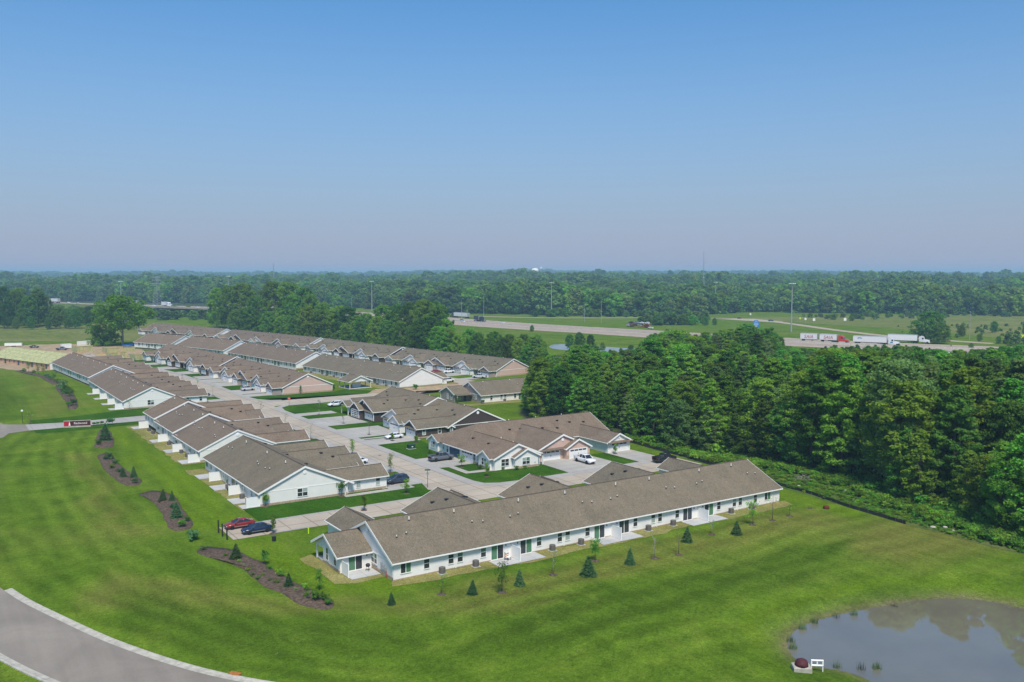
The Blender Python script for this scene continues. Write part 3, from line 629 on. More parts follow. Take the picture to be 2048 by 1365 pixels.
def std_fronts(L, cols, sides=(None, None), doors=None, n=3, proj=None, flips=None):
    f = 19.2*L/78.5 if n == 3 else (L-13)/(n+0.0)
    out = []; k = 0
    ctrs = [L/2+(i-(n-1)/2)*f for i in range(n)]
    seq = [('single', .62, 6.7)] + [('double', c-6.6, c+6.6) for c in ctrs] + [('single', L-6.7, L-.62)]
    for i, (t, a, b) in enumerate(seq):
        o = {}
        if i == 0 and sides[0]: o['side'] = -1
        if i == len(seq)-1 and sides[1]: o['side'] = 1
        if flips and i in flips: o['flip'] = 1
        out.append((t, a, b, cols[i % len(cols)], o))
    rec = []
    for i in range(len(out)-1):
        a, b = out[i][2], out[i+1][1]
        if b-a > 2.5: rec.append((a, b, out[(i+1) if i % 2 else i][3]))
    return out, rec
# foreground terrace: back wall faces the camera
fr, rec = std_fronts(78.5, ['white'])
F = building('terraced_house', 'longest white terrace with its row of back patios facing the lawn and pond', (52.6,109.7), 0, 78.5, 16.6, 'roof', fronts=fr, back={'start': 9.8, 'unit': 19.2, 'n': 4, 'g': 1}, ends=({'stone':1,'vent':1,'win':[(6.0,'pair')]}, {'win':[]}), detail=False)
# its left wing with porch and patio door
gable_block(F, 'x', -5.2, .3, 6.9, 15.9, 0, HE-.1, HE-.1+4.5*.45, 'white', 'roof', (1,0), walls=False)
MB().prism([(6.9,-.2),(13.2,-.2),(13.2,HE-.1+ (15.9-13.2)*.45),(11.4,HE-.12+4.5*.45),(6.9,HE-.1)], -4.9, .2, 'x').obj('wall', M['white'], F)
MB().prism([(13.2,2.15),(15.85,2.15),(15.85,2.46),(13.2,HE-.12+(15.9-13.2)*.45)], -5.0, -4.75, 'x').obj('porch_gable', M['white'], F)
box('porch_post', M['trim'], F, -5.0, -4.78, 15.5, 15.72, 0, 2.2); box('porch_floor', M['patio'], F, -4.9, .1, 13.25, 15.9, 0, .12)
window(F, 'slider', -2.6, 6.898, .15, 0, greens=0); window(F, 'tall', -4.903, 8.6, .7, -S90); window(F, 'tall', -4.903, 11.6, .7, -S90)
box('wall_lamp', M['black'], F, -.9, -.78, 6.78, 6.897, 1.85, 2.08); box('stone_base', M['stone'], F, -4.96, -4.903, 6.95, 13.2, -.2, .35)
# meters on the left gable wall
mt = box('meter_box', M['grey_metal'], F, -.22, -.07, 2.6, 3.2, .9, 1.5); box('meter_box', M['grey_metal'], F, -.2, -.07, 3.3, 3.7, .8, 1.7); box('meter_box', M['grey_metal'], F, -.2, -.07, 2.0, 2.4, .8, 1.3); MB().tube((-.14,2.4,0),(-.14,2.4,.8),.04,.04,6).tube((-.14,2.9,0),(-.14,2.9,.9),.04,.04,6).obj('conduit', M['grey_metal'], F)
MB().tube((-.3,1.6,0),(-.3,1.6,1.0),.06,.06,6).obj('gas_riser', plain('gas_red', (.35,.05,.03)), F)
# left-hand rows: backs face -x, near gable faces -y
fr, rec = std_fronts(37.6, ['white'], (0, 1), n=1)
B2 = building('terraced_house', 'short white terrace end-on above the cross street with a dark blue car beside it', (49.8,196.2), -S90, 37.6, 16.8, 'roof', fronts=fr, back={'start': 9.6, 'unit': 18.4, 'n': 2}, ends=({}, {'col':'batten','win':[(7.9,'pair')]}), detail=False)
fr, rec = std_fronts(58.6, ['white'], (0, 0), n=2)
B3 = building('terraced_house', 'white terrace stepping down in three roof sections beside the entry road', (50.7,262.4), -S90, 58.6, 16.8, 'roof_red', secs=[(0,13.5,1.3),(13.5,34.5,.7),(34.5,58.6,.1)], fronts=fr, back={'start': 9.6, 'unit': 19.7, 'n': 3}, ends=({}, {'col':'batten','win':[]}), detail=False)
fr, rec = std_fronts(67.8, ['white'], (0, 1))
B4 = building('terraced_house', 'brown-roofed white terrace whose gable faces the entry road beyond the red sign', (51.4,365.3), -S90, 67.8, 16.8, 'roof_red', fronts=fr, back={'n': 4, 'unit': 16.6}, ends=({}, {'col':'batten','win':[(7.9,'pair')]}), detail=False)
fr, rec = std_fronts(71, ['white'])
B5 = building('terraced_house', 'white terrace next to the unfinished building at the far end of the row', (47,437), -R(86.3), 71, 16.8, 'roof_red', secs=[(0,71,.9)], fronts=fr, back={'n': 4, 'unit': 17.4}, ends=({}, {'col':'white','win':[],'vent':0}), detail=False)
# house facing the street with dark gables (four homes)
fr = [('single', .62, 7.2, 'brown', {'side': -1}), ('double', 10.4, 23.4, 'white', {'flip': 1}), ('double', 29.6, 42.6, 'brown', {'flip': 0, 'doors': ('glass', 'std')})]
R1 = building('terraced_house', 'terrace with dark brown gable end and brown and white garages on the street', (130.4,202.4), S90, 52, 16.6, 'roof', fronts=fr, proj=9.5, ends=({'col':'brown','win':[(6.2,'pair')],'stone':0}, {}), vents='front', recess=[(7.3,10.2,'white'),(23.8,29.4,'brown')], secs=[(0,22,0),(22,52,.45)])
gable_block(R1, 'y', 11, 23.2, 46.2, 51.9, .45, HE, HE+1.4, 'white', 'roof', (0,1))
window(R1, 'pair', 49, 23.205, 1.2, math.pi); box('porch_post', M['trim'], R1, 46.4, 46.6, 25.2, 25.4, 0, 2.7); box('porch_post', M['trim'], R1, 51.4, 51.6, 25.2, 25.4, 0, 2.7)
gable_block(R1, 'y', 23.2, 25.6, 46.2, 51.9, .25, 2.5, 3.7, 'white', 'roof', (0,1), walls=False, ridge=False)
box('privacy_panel', M['vinyl'], R1, .3, .4, -2.5, -.1, 0, 1.9)
# peach and white house on the corner
R2 = thing('terraced_house', 'corner house with peach double-garage gable and a white pickup on its drive', 'building', (101.1,160.6,0), 0, 'single-storey terraces of the estate')
hrm = HE+8.3*.45
MB().prism([(12.4,-.3),(29.2,-.3),(29.2,HE),(20.8,hrm-.05),(12.4,HE)], 8.4, 41.6, 'x').obj('wall', M['white'], R2); MB().box(.02,9,12.4,29.2,-.3,HE).obj('wall', M['white'], R2)
def hip_roof():
    e0, e1, ze, x0, x1, xr, t = 12.4-.45, 29.2+.45, HE-.45*.45, -.4, 41.95, 8.0, .16
    P = [(x0,e0,ze),(x1,e0,ze),(x1,e1,ze),(x0,e1,ze),(xr,20.8,hrm),(x1,20.8,hrm)]
    mb = MB(); n = 6; mb.add(P+[(a,b,c+t) for a,b,c in P], [(6,7,11,10),(10,11,8,9),(6,10,9),(0,4,5,1),(4,3,2,5),(0,3,4),(0,1,7,6),(3,9,8,2),(0,6,9,3),(1,5,11,7),(5,2,8,11)]); return mb.obj('roof', M['roof_red'], R2)
hip_roof(); MB().prism([(p, q) for p, q in chev(12.4, 29.2, HE, hrm, .47, -.17, .20)], 41.95, 42.0, 'x').obj('rake_trim', M['trim'], R2); box('gutter', M['trim'], R2, 11.9, 41.9, 11.81, 11.94, HE-.22, HE-.06)
MB().prism([(20.64,hrm+.11),(20.96,hrm+.11),(20.8,hrm+.215)], 8.2, 41.9, 'x').obj('ridge_cap', M['ridge'], R2)
gable_block(R2, 'y', 0, 22, 0, 11.8, 0, HE, HE+5.9*.43, 'white', 'roof_red', (1,0))               # corner home
gable_block(R2, 'y', -1.0, 6, 4.6, 10.6, 0, HE, HE+1.5, 'white', 'roof_red', (1,0), ridge=False)
gable_block(R2, 'x', -.7, 5, 1.0, 5.6, 0, HE, HE+1.25, 'white', 'roof_red', (1,0), ridge=False)
gable_block(R2, 'x', -.5, 3, 24.5, 29.0, 0, HE, HE+1.2, 'white', 'roof_red', (1,0), ridge=False)
window(R2, 'pair', 2.6, -.003, .8); window(R2, 'pair', 7.4, -1.003, .8)
window(R2, 'pair', -.703, 3.3, .8, -S90); window(R2, 'small', -.003, 6.8, 1.0, -S90); window(R2, 'tall', -.003, 8.4, .7, -S90); window(R2, 'tall', -.003, 20.6, .6, -S90); window(R2, 'small', -.003, 22.6, 1.1, -S90); window(R2, 'pair', -.503, 26.8, .8, -S90)
garage(R2, -.003, 11.6, -S90); garage(R2, -.003, 17.2, -S90, 'open')
for a, b in ((-1.08,-1.005),): box('stone_base', M['stone'], R2, 4.6, 10.6, a, b, -.1, .5)
box('stone_base', M['stone'], R2, -.76, -.705, 1.0, 5.6, -.1, .5); box('stone_base', M['stone'], R2, -.08, -.006, 5.7, 8.9, -.1, .5)
box('porch_post', M['trim'], R2, 12.2, 12.4, -.4, -.2, 0, 2.35); MB().prism([(-.6,2.35),(3,2.7),(3,2.82),(-.6,2.47)], 10.4, 12.7, 'x').obj('porch_roof', M['roof_red'], R2)
window(R2, 'pair', 9.2+2.2, 2.6, .8)
gable_block(R2, 'y', 2.2, 20, 12.8, 26.4, 0, HE, HE+6.8*.43, 'peach', 'roof_red', (1,0))               # peach double garage
gable_block(R2, 'y', .9, 8, 19.8, 26.4, 0, HE, HE+1.75, 'peach', 'roof_red', (1,0))
MB().prism([(1.2,2.36),(2.2,2.62),(2.2,2.76),(1.2,2.5)], 12.4, 19.9, 'x').obj('pent_roof', M['roof_red'], R2)
garage(R2, 16.3, 2.197, 0); garage(R2, 23.1, .897, 0); disc(R2, '-y', 19.6, 2.197, 4.4, 1.1)
for xx in (12.95, 19.55): box('stone_base', M['stone'], R2, xx-.2, xx+.35, 2.12, 2.197, 0, .9)
for xx in (20.1, 26.0): box('stone_base', M['stone'], R2, xx-.25, xx+.3, .82, .897, 0, .9)
gable_block(R2, 'y', 1.4, 20, 32.2, 39.0, 0, HE, HE+1.75, 'white', 'roof_red', (1,0))                  # right-hand garage
MB().prism([(.6,2.34),(1.4,2.56),(1.4,2.7),(.6,2.48)], 31.9, 39.3, 'x').obj('pent_roof', M['roof_red'], R2)
garage(R2, 35.6, 1.397, 0); disc(R2, '-y', 35.6, 1.397, 3.5, .9)
window(R2, 'pair', 29.3, 12.397, .8); r_ = random.Random(8)
for x, y in ((15,17.2),(18,17),(24,16.4),(28,15.8),(33,17.5),(37,17),(30,18.6)): hatvent(R2, x, y, HE+(y-12.4)*.45+.17)
for x in (18, 26, 34): pipe(R2, x, 22.2, HE+(29.2-22.2)*.45+.17, .6, .09)
for x, y in ((3.4,8),(3.6,15),(8.5,9)): hatvent(R2, x, y, HE+min(x, 11.8-x)*.43+.17)
pipe(R2, 9.6, 12.5, HE+2.2*.43+.3, .6, .08); pipe(R2, 12.1, 11.2, HE+.2, .6, .08)
# house by the wood with a brick front gable
R3 = building('terraced_house', 'taupe-gabled house partly hidden by the wood with its white back wall showing', (151.1,248.2), 0, 44, 15.6, 'roof', back={'start': 8.5, 'unit': 19.0, 'n': 2}, ends=({'col':'taupe','win':[(4.0,'pair')],'vent':1}, {}))
gable_block(R3, 'x', -6.0, .3, 7.2, 16.4, 0, HE, HE+4.6*.42, 'taupe', 'roof', (1,0))
for y in (9.0, 11.6): window(R3, 'tall', -6.003, y, .6, -S90)
box('porch_post', M['trim'], R3, -6.1, -5.9, 5.1, 5.3, 0, 2.3); box('porch_post', M['trim'], R3, -6.1, -5.9, 16.2, 16.4, 0, 2.3); d = box('entry_door', M['door_dark'], R3, -2.4, -1.5, 7.1, 7.195, .1, 2.2); window(R3, 'single', -4.2, 7.197, .7)
MB().prism([(4.9,2.2),(7.3,2.5),(7.3,2.64),(4.9,2.34)], -6.2, -.2, 'x').obj('porch_roof', M['roof'], R3)
# street row facing -x (M1), row behind showing its backs (M2), last row facing -x (M3)
def row_front(name, label, n, f, D, cols, roof, end, proj=3.4, flips=None, z=0, nn=3, recs=True):
    ang = math.atan2(f[1]-n[1], f[0]-n[0]); L = math.dist(n, f)
    # local x runs near->far, local y points towards -x: origin at the back near corner
    nx_, ny_ = math.sin(ang), -math.cos(ang)
    loc = (n[0]+nx_*D, n[1]+ny_*D)
    fr, rec = std_fronts(L, cols, n=nn, flips=flips)
    return building(name, label, loc, ang, L, D, roof, fronts=fr, proj=proj, ends=(end, {'col': None}), vents='front', recess=rec if recs else (), secs=[(0, L, z)])
row_front('terraced_house', 'street terrace with a blank peach gable end next to the stop sign', (103.9,303.3), (100.8,375.2), 18.6, ['taupe','white','taupe','white','white'], 'roof_red', {'col':'peach','win':[]}, flips=(1,3))
row_front('terraced_house', 'street terrace with dark brown garage gables beside the timber framing', (100.6,377), (92.6,464), 18.6, ['brown','white','brown','white','white'], 'roof_red', {'col':'brown','win':[],'stone':0}, flips=(1,3), z=.5)
def row_back(name, label, n, f, D, roof, end, z=0, bk=None):
    ang = math.atan2(n[1]-f[1], n[0]-f[0]); L = math.dist(n, f)
    fr, rec = std_fronts(L, ['white'], n=3 if L > 60 else 1)
    return building(name, label, f, ang, L, D, roof, fronts=fr, proj=2.6, back=bk or {'n': max(2, int(round(L/19)))}, ends=({}, end), detail=False, secs=[(0, L, z)])
row_back('terraced_house', 'white terrace behind the small pavilion with a plain white gable end', (145.7,296.9), (136.6,372), 19.2, 'roof', {'col':'white','win':[],'vent':0})
row_back('terraced_house', 'middle white terrace of the row showing its backs behind the peach gable', (135.8,378.4), (126.9,450.8), 19.2, 'roof_red', {'col':'white','win':[],'vent':0}, .5)
row_back('terraced_house', 'half hidden white terrace third along behind the street row', (126,455.5), (114,503), 19.2, 'roof_red', {'col':'white','win':[],'vent':0}, 1.0)
row_back('terraced_house', 'short far terrace beside a blue skip at the edge of the building site', (112.5,510), (100.0,541), 19.2, 'roof_red', {'col':'white','win':[],'vent':0}, 1.0)
row_front('terraced_house', 'back terrace with peach gable end nearest the wood', (195,308.4), (183.4,383.1), 18.6, ['taupe','white','taupe','white','white'], 'roof', {'col':'peach','win':[]}, flips=(1,3))
row_front('terraced_house', 'back terrace with dark brown gable end in front of the tall trees', (182.7,386.5), (173.7,461.5), 18.6, ['brown','white','brown','white','white'], 'roof', {'col':'brown','win':[],'stone':0}, flips=(1,3), z=.2)
row_front('terraced_house', 'long brown-roofed back terrace with mixed white and brown garage gables', (172.4,465), (153.8,563.5), 18.6, ['white','taupe','white','brown','white'], 'roof_red', {'col':'white','win':[],'vent':0}, flips=(1,), z=.4)
row_front('terraced_house', 'farthest brown-roofed terrace beside the field and lone tree', (151,568), (128,662), 18.6, ['brown','white','brown','white','white'], 'roof_red', {'col':'white','win':[],'vent':0}, flips=(1,3), z=.6)
# pavilion
PV = thing('pavilion', 'small open pavilion with white gable and timber posts near the peach gable end', 'pavilion', (129.5,305.0,0), R(4))
gable_block(PV, 'y', 0, 8.5, 0, 8.8, 0, 2.7, 4.5, 'white', 'roof', (1,1), walls=False)
MB().prism([(0,2.55),(8.8,2.55),(8.8,2.7),(4.4,4.5),(0,2.7)], .02, .25, 'y').obj('gable_wall', M['white'], PV)
for x, y in ((.15,.15),(8.65,.15),(.15,4.2),(8.65,4.2),(.15,8.3),(8.65,8.3)): box('post', plain('cream_post', (.70,.58,.36)) if 'cream' not in MC else MC['cream'], PV, x-.14, x+.14, y-.14, y+.14, 0, 2.68)
box('mail_kiosk', M['garage'], PV, 3, 6.2, 3.2, 4.0, 0, 1.7); box('slab', M['patio'], PV, -.3, 9.1, -.3, 8.8, 0, .08)
# drives, patios
def drive(x0, x1, y0, y1): rect('driveway', x0, x1, y0, y1, Z3-.008, M['drive'])
for q0, q1 in ((158.8,164.8),(171.5,185),(190,196),(204,210.5),(217.5,231),(238,251),(256,262)): drive(74, 83.1, q0, q1)
for q0, q1 in ((298,304.5),(312,325),(330,341),(346,358),(360,366)): drive(74, 82.9, q0, q1)
for q0, q1 in ((368,374),(384,397),(402,414),(420,432)): drive(71, 80.5, q0, q1)
for q0, q1 in ((201,208.5),(212.5,227),(233.5,248)): drive(90, 104.6, q0, q1)
rect('footpath', 92.3, 104, 254.5, 259.5, Z3-.006, M['drive']); rect('footpath', 92.3, 104, 209.3, 210.6, Z3-.006, M['drive'])
sheet('driveway', [(113.4,163),(113.2,150.2),(128.4,150.2),(128,163)], Z3-.008, M['drive']); rect('driveway', 133, 140.6, 150.3, 163, Z3-.008, M['drive']); rect('driveway', 90.5, 101.3, 169.4, 180.5, Z3-.008, M['drive'])
for a, b, x1 in ((304.2,297.5,101),(318,305.3,101.5),(344,331.5,101.5),(357,345,101),(370.5,358.5,101)): rect('driveway', 91.5, x1+1, b+7, a+7, Z3-.008, M['drive'])
for qa, qb, xa in ((388,399.5,90),(413,425,87.5),(437,447,84)): rect('driveway', xa-1, xa+12, qa, qb, Z3-.008, M['drive'])
for y0, y1 in ((153.5,157.2),): sheet('footpath', [(65.5,156.6),(80,156.6),(80,158.9),(75,158.9),(75,158.2),(65.5,158.2)], Z3-.006, M['drive'])
sheet('footpath', [(101,160.5),(94.5,161.5),(94.5,169),(92.4,169.5),(92.4,171),(96,171),(96,163),(101,162.6),(112,160.4),(112,159.4)], Z3-.004, M['drive'])
for q in (310,335,360,392,418,442): pass
for k in range(4):   # drives of the back row
    for t in (.12,.36,.62,.86):
        pass
for (n, f) in (((195,308.4),(183.4,383.1)), ((182.7,386.5),(173.7,461.5)), ((172.4,465),(153.8,563.5))):
    L = math.dist(n, f); tx, ty = (f[0]-n[0])/L, (f[1]-n[1])/L
    for c, w in ((3.2,5.5),(20,11),(37.5,11),(56,11),(L-3.2,5.5)):
        a = (n[0]+tx*(c-w/2)-ty*3.2, n[1]+ty*(c-w/2)+tx*3.2); b = (n[0]+tx*(c+w/2)-ty*3.2, n[1]+ty*(c+w/2)+tx*3.2)
        sheet('driveway', [a, b, (b[0]-ty*13.5, b[1]+tx*13.5), (a[0]-ty*13.5, a[1]+tx*13.5)], Z3-.008, M['drive'])
# patios, screens, condensers
def screen_mesh():
    a = MB().box(-.07,.07,-.07,.07,0,1.95).box(-.07,.07,-2.47,-2.33,0,1.95).mesh('post', M['vinyl'])
    b = MB()
    for k in range(8): b.box(-.022,.022,-.075-(k+1)*.281,-.08-k*.281,.12,1.8)
    b.box(-.035,.035,-2.33,-.07,.05,.14).box(-.035,.035,-2.33,-.07,1.78,1.88)
    return a, b.mesh('panel', M['vinyl'])
SCR = screen_mesh()
def screen(label, x, y, rz=0):
    o = thing('privacy_screen', label, 'privacy screen', (x, y, .05), rz, 'white patio privacy screens')
    link('post', SCR[0], o); link('panel', SCR[1], o); return o
def ac_mesh():
    a = MB(); n = 16
    for k in range(7): a.lathe([(.46,.08+k*.105),(.48,.1+k*.105),(.48,.15+k*.105),(.46,.17+k*.105)], n)
    a.lathe([(.43,.05),(.43,.82)], n)
    return a.mesh('cabinet', M['ac']), MB().lathe([(.47,.82),(.48,.84),(.48,.88),(.42,.91),(.12,.93),(.1,.9)], n).mesh('top_grille', M['ac']), MB().box(-.55,.55,-.55,.55,0,.06).mesh('pad', M['patio'])
ACM = ac_mesh()
def condenser(label, x, y, grp='air conditioner condensers behind the homes'):
    o = thing('condenser', label, 'air conditioner', (x, y, .02), 0, grp)
    for nme, me in zip(('cabinet','top_grille','pad'), ACM): link(nme, me, o)
    return o
for k, px_ in enumerate((19.3, 38.5, 57.7)):
    x = 52.6+px_; rect('patio_slab', x-4.0, x+4.2, 106.6, 109.72, .06, M['patio'])
    screen(f'white privacy screen on the {ORD[k]} patio from the left behind the longest terrace', x, 109.66)
sheet('patio_slab', [(48,113.2),(52.4,113.2),(52.4,116.6),(48,116.6)], .06, M['patio']); screen('white privacy screen at the left end patio of the longest terrace', 47.9, 116.5)
for k, px_ in enumerate((7.1,12.6,26.2,31.7,45.6,51.1,64.9,70.2)):
    condenser(f'grey air conditioner, {ORD[k]} from the left along the longest terrace', 52.6+px_, 108.75)
S_B = [(158.75,'nearest the cross street at the blue and red cars'),(169.8,'second along the short terrace end-on'),(183.5,'third along the short terrace end-on')]
for q, t in S_B: screen('white privacy screen '+t, 49.75, q, -S90)
for q in (165,177.5,189): rect('patio_slab', 46.2, 49.78, q-2.2, q+2.2, .06, M['patio'])
rect('patio_slab', 46.6, 49.7, 158.6, 161.5, .06, M['patio'])
for k, q in enumerate((204.4,219,234.5,258)):
    rect('patio_slab', 46.8, 50.6, q-.3, q+4, .06, M['patio']); screen(f'white privacy screen, {ORD[k]} from the camera behind the stepped terrace', 50.65, q, -S90)
for k, q in enumerate((298,311,326,341)):
    rect('patio_slab', 47.4, 51.3, q-.3, q+4, .06, M['patio']); screen(f'white privacy screen, {ORD[k]} from the entry road behind the far brown-roofed terrace', 51.35, q, -S90)
for k, q in enumerate((162.6,166.3,175.6,187.2)): condenser(f'grey air conditioner, {ORD[k]} from the cross street behind the short terrace', 48.8, q)
for k, q in enumerate((211,216.5,229,247,252)): condenser(f'grey air conditioner, {ORD[k]} from the camera behind the stepped terrace', 49.6, q)
for k, q in enumerate((305,316,331,346)): condenser(f'grey air conditioner, {ORD[k]} from the entry road behind the far terrace', 50.3, q)
for k, t in enumerate((.1,.18,.36,.46,.62,.7,.88)):
    condenser(f'grey air conditioner, {ORD[k]} from the pavilion behind the plain white terrace', 145.7-1-9.1*t, 296.9+75*t)
condenser('grey air conditioner behind the taupe-gabled house by the wood', 159.5, 247.2)
condenser('pale air conditioner beside the dark brown gable end', 125.5, 201.2)
rect('footpath', 46.3, 47.2, 106, 107, .03, M['patio']) if False else None
# ---------------------------------------------------------------- vegetation
def leaf_quads(rng, centers, radii, n_per, size, flat=.6, up=.35, jit=.45, shell=(.72,1.06), aspect=.6):
    C = np.repeat(np.asarray(centers, float), n_per, 0); Rr = np.repeat(np.asarray(radii, float), n_per)
    N = len(C); d = rng.normal(size=(N,3)); d[:,2] = d[:,2] + .25; d /= np.linalg.norm(d, axis=1)[:,None]
    sc_ = np.array([1,1,flat]); pos = C + d*sc_*(Rr*rng.uniform(shell[0], shell[1], N))[:,None]
    nrm = d/sc_*.7; nrm[:,2] += up; nrm += rng.normal(size=(N,3))*jit; nrm /= np.linalg.norm(nrm, axis=1)[:,None]
    t = np.cross(nrm, rng.normal(size=(N,3))); t /= np.linalg.norm(t, axis=1)[:,None]+1e-9; b = np.cross(nrm, t)
    s = (size*rng.uniform(.65,1.35,N))[:,None]
    v = np.stack([pos+t*s, pos+b*s*aspect, pos-t*s, pos-b*s*aspect], 1).reshape(-1,3)
    q = np.arange(4*N).reshape(-1,4)
    tint = np.clip(np.repeat(rng.uniform(0,1,len(centers)), n_per)*.6 + rng.uniform(0,.45,N), 0, 1)
    return v, q, tint
def crown_broad(seed, H, Rad, nc, n_per, leaf, base=.2, flat=.6, lumps=.22, top=.55, droop=0.0, rnd=False, jit=.5, shell=(.6,1.12)):
    rng = np.random.RandomState(seed); cs, rs = [], []
    sx = rng.uniform(-.12,.12,2)*Rad
    lob = [(rng.uniform(0,2*math.pi), rng.uniform(.3,1), rng.uniform(.8,1.25)) for _ in range(5)]
    for k in range(nc):
        t = (k+.5)/nc; t = t**.85
        prof = (math.sin(math.pi*min(1,(t*.92+.08)**top)))**.6 if top else 1
        if rnd: prof = math.sqrt(max(0, 1-((t-.42)/.60)**2))
        prof = max(prof, .18)
        a = rng.uniform(0, 2*math.pi); rad = math.sqrt(rng.uniform(.12,1))*prof*Rad*.82
        g = 1+.22*math.sin(a*2+lob[0][0])+.16*math.sin(a*3+lob[1][0]+t*5)
        z = H*(base+(1-base)*t*.96) - droop*rad*.3
        cs.append((math.cos(a)*rad*g+sx[0]*t, math.sin(a)*rad*g+sx[1]*t, z)); rs.append(Rad*lumps*rng.uniform(.75,1.35)*(1.1-.35*t))
    v, q, tint = leaf_quads(rng, cs, rs, n_per, leaf, flat, jit=jit, shell=shell)
    return npmesh(bpy.data.meshes.new('crown'), v, q, None, tint), cs
def npmesh_nomat(me): me.materials.clear(); return me
def trunk_mesh(seed, H, r, cs, nl=6, mat='bark', top=.75):
    rng = random.Random(seed); mb = MB(); pts = [(0,0,-.3)]
    for k in range(1,5): pts.append((pts[-1][0]+rng.uniform(-.02,.02)*H, pts[-1][1]+rng.uniform(-.02,.02)*H, H*top*k/4))
    for k in range(4): mb.tube(pts[k], pts[k+1], r*(1-k*.2), r*(1-(k+1)*.2), 7, caps=False)
    for c in rng.sample(list(cs), min(nl, len(cs))):
        k = rng.choice((1,2,3)); p = pts[k]
        if c[2] > p[2]: mb.tube(p, (p[0]+(c[0]-p[0])*.9, p[1]+(c[1]-p[1])*.9, p[2]+(c[2]-p[2])*.9), r*.38, r*.1, 5, caps=False)
    return mb.mesh('trunk', M[mat], True)
def withmat(me, key, mat):
    k = (me.name, mat)
    if k not in MC: c = me.copy(); c.materials.clear(); c.materials.append(M[mat]); MC[k] = c
    return MC[k]
_np = npmesh
def npmesh(me, co, quads, mat, tint=None, smooth=False): return _np(me, co, quads, mat or M['leaf'], tint, smooth)
# near-wood variants (unit height 18 m)
VAR = []
for k in range(7):
    slim = k < 5
    me, cs = crown_broad(100+k, 18, 4.6 if slim else 5.6, 170, 84, .225, jit=.65, shell=(.4,1.25), base=.08 if slim else .14, flat=.5 if slim else .62, lumps=.165, top=.66 if slim else .72, droop=.5 if slim else 0, rnd=not slim)
    VAR.append((me, trunk_mesh(100+k, 18, .24, cs)))
BIG = []
for k in range(4):
    me, cs = crown_broad(200+k, 30, 11.5, 180, 64, .52, jit=.6, shell=(.45,1.2), base=.10, flat=.75, lumps=.165, top=.75, rnd=True)
    BIG.append((me, trunk_mesh(200+k, 30, .6, cs, 9, 'bark_pale')))
def place_tree(name, label, v, p, q, h, h0, mat, group, rng, sxy=1.0, z=0, cat='tree'):
    o = thing(name, label, cat, (p, q, z-.1), rng.uniform(0, 6.28), group); s = h/h0; o.scale = (s*sxy, s*sxy, s)
    link('crown', withmat(v[0], 0, mat), o); link('trunk', v[1], o); return o
rng = random.Random(11)
# --- the wood on the right
def seg_noise(p, q): return float(vnoise(np.array([p]), np.array([q]), 38, 9)[0])
cand = []
px0, px1 = min(a[0] for a in WOOD), max(a[0] for a in WOOD); qy0, qy1 = min(a[1] for a in WOOD), max(a[1] for a in WOOD)
g = 6.6; gp = np.arange(px0, px1, g); gq = np.arange(qy0, qy1, g); GP, GQ = np.meshgrid(gp, gq)
GP = GP + np.random.RandomState(3).uniform(-2.9,2.9,GP.shape); GQ = GQ + np.random.RandomState(4).uniform(-2.9,2.9,GQ.shape)
ins = inpoly(GP, GQ, WOOD) & ~((GP > 141) & (GP < 199) & (GQ > 244) & (GQ < 270))
for p, q in zip(GP[ins], GQ[ins]):
    sx_, sy_ = U(p, q)
    if abs(sx_/sy_) < (.64 if sy_ > 190 else 1.15): cand.append((math.hypot(p, q), p, q, sx_, sy_))
cand.sort()
edge = [c for c in cand]
WLAB = [('tall dark green tree', 'leaf_dark'), ('mid green layered tree', 'leaf'), ('bright lime green tree', 'leaf_lime'), ('dull olive green tree', 'leaf_olive')]
rest = []
# crown-top heights of the wood by bearing (the canopy dips where the far pond and motorway show)
VU = [1030,1080,1094,1130,1150,1185,1205,1275,1300,1340,1380,1440,1490,1545,1575,1620,1680,1740,1800,1900,1960,2048,2300]
VL = [674,682,710,710,690,690,702,702,672,656,672,662,650,656,694,700,690,692,690,704,698,690,690]
def where(p, q, sx_, sy_):
    if sy_ < 175: return 'at the corner of the wood above the pond'
    if sy_ < 215: return 'at the edge of the wood behind the silt fence' if sx_ > 48 else 'at the edge of the wood right of the corner house'
    if sy_ < 262: return 'in the wood behind the corner house' if sx_ < 45 else ('in the middle of the wood above the longest terrace' if sx_ < 95 else 'in the right part of the wood')
    return 'in the wood beside the taupe-gabled house' if sx_ < 40 else ('deep in the middle of the wood' if sx_ < 110 else 'deep in the right part of the wood')
NEAR_WOOD = 215; nw = 0
for k, (d, p, q, sx_, sy_) in enumerate(cand):
    e = float(polydist(np.array([p]), np.array([q]), WOOD)[0])
    h = 15.5 + 4.5*seg_noise(p, q)*2 + rng.uniform(-4.2, 4.2); h *= .85 if e < 3 else 1
    uu = 1024+1800*sx_/sy_; lim = np.interp(uu, VU, VL)+rng.uniform(-4,16)
    if sy_ < 240: h += 9.5*np.clip((sx_-45)/25, 0, 1)*rng.uniform(.15,1)
    if sy_ > 150: h = min(h, 42-(lim-548)*sy_/1800)
    if h < 3: continue
    t = rng.random(); mi = 2 if t < .13 else (0 if t < .42 else (3 if t < .60 else 1))
    if nw < NEAR_WOOD and abs(sx_/sy_) < .6: nw += 1; place_tree('woodland_tree', WLAB[mi][0]+' '+where(p, q, sx_, sy_), VAR[rng.randrange(7)], p, q, h, 18, WLAB[mi][1], 'trees of the wood right of the houses', rng, rng.uniform(.95,1.25))
    else: rest.append((p, q, 0, h/18, rng.uniform(.95,1.3)))
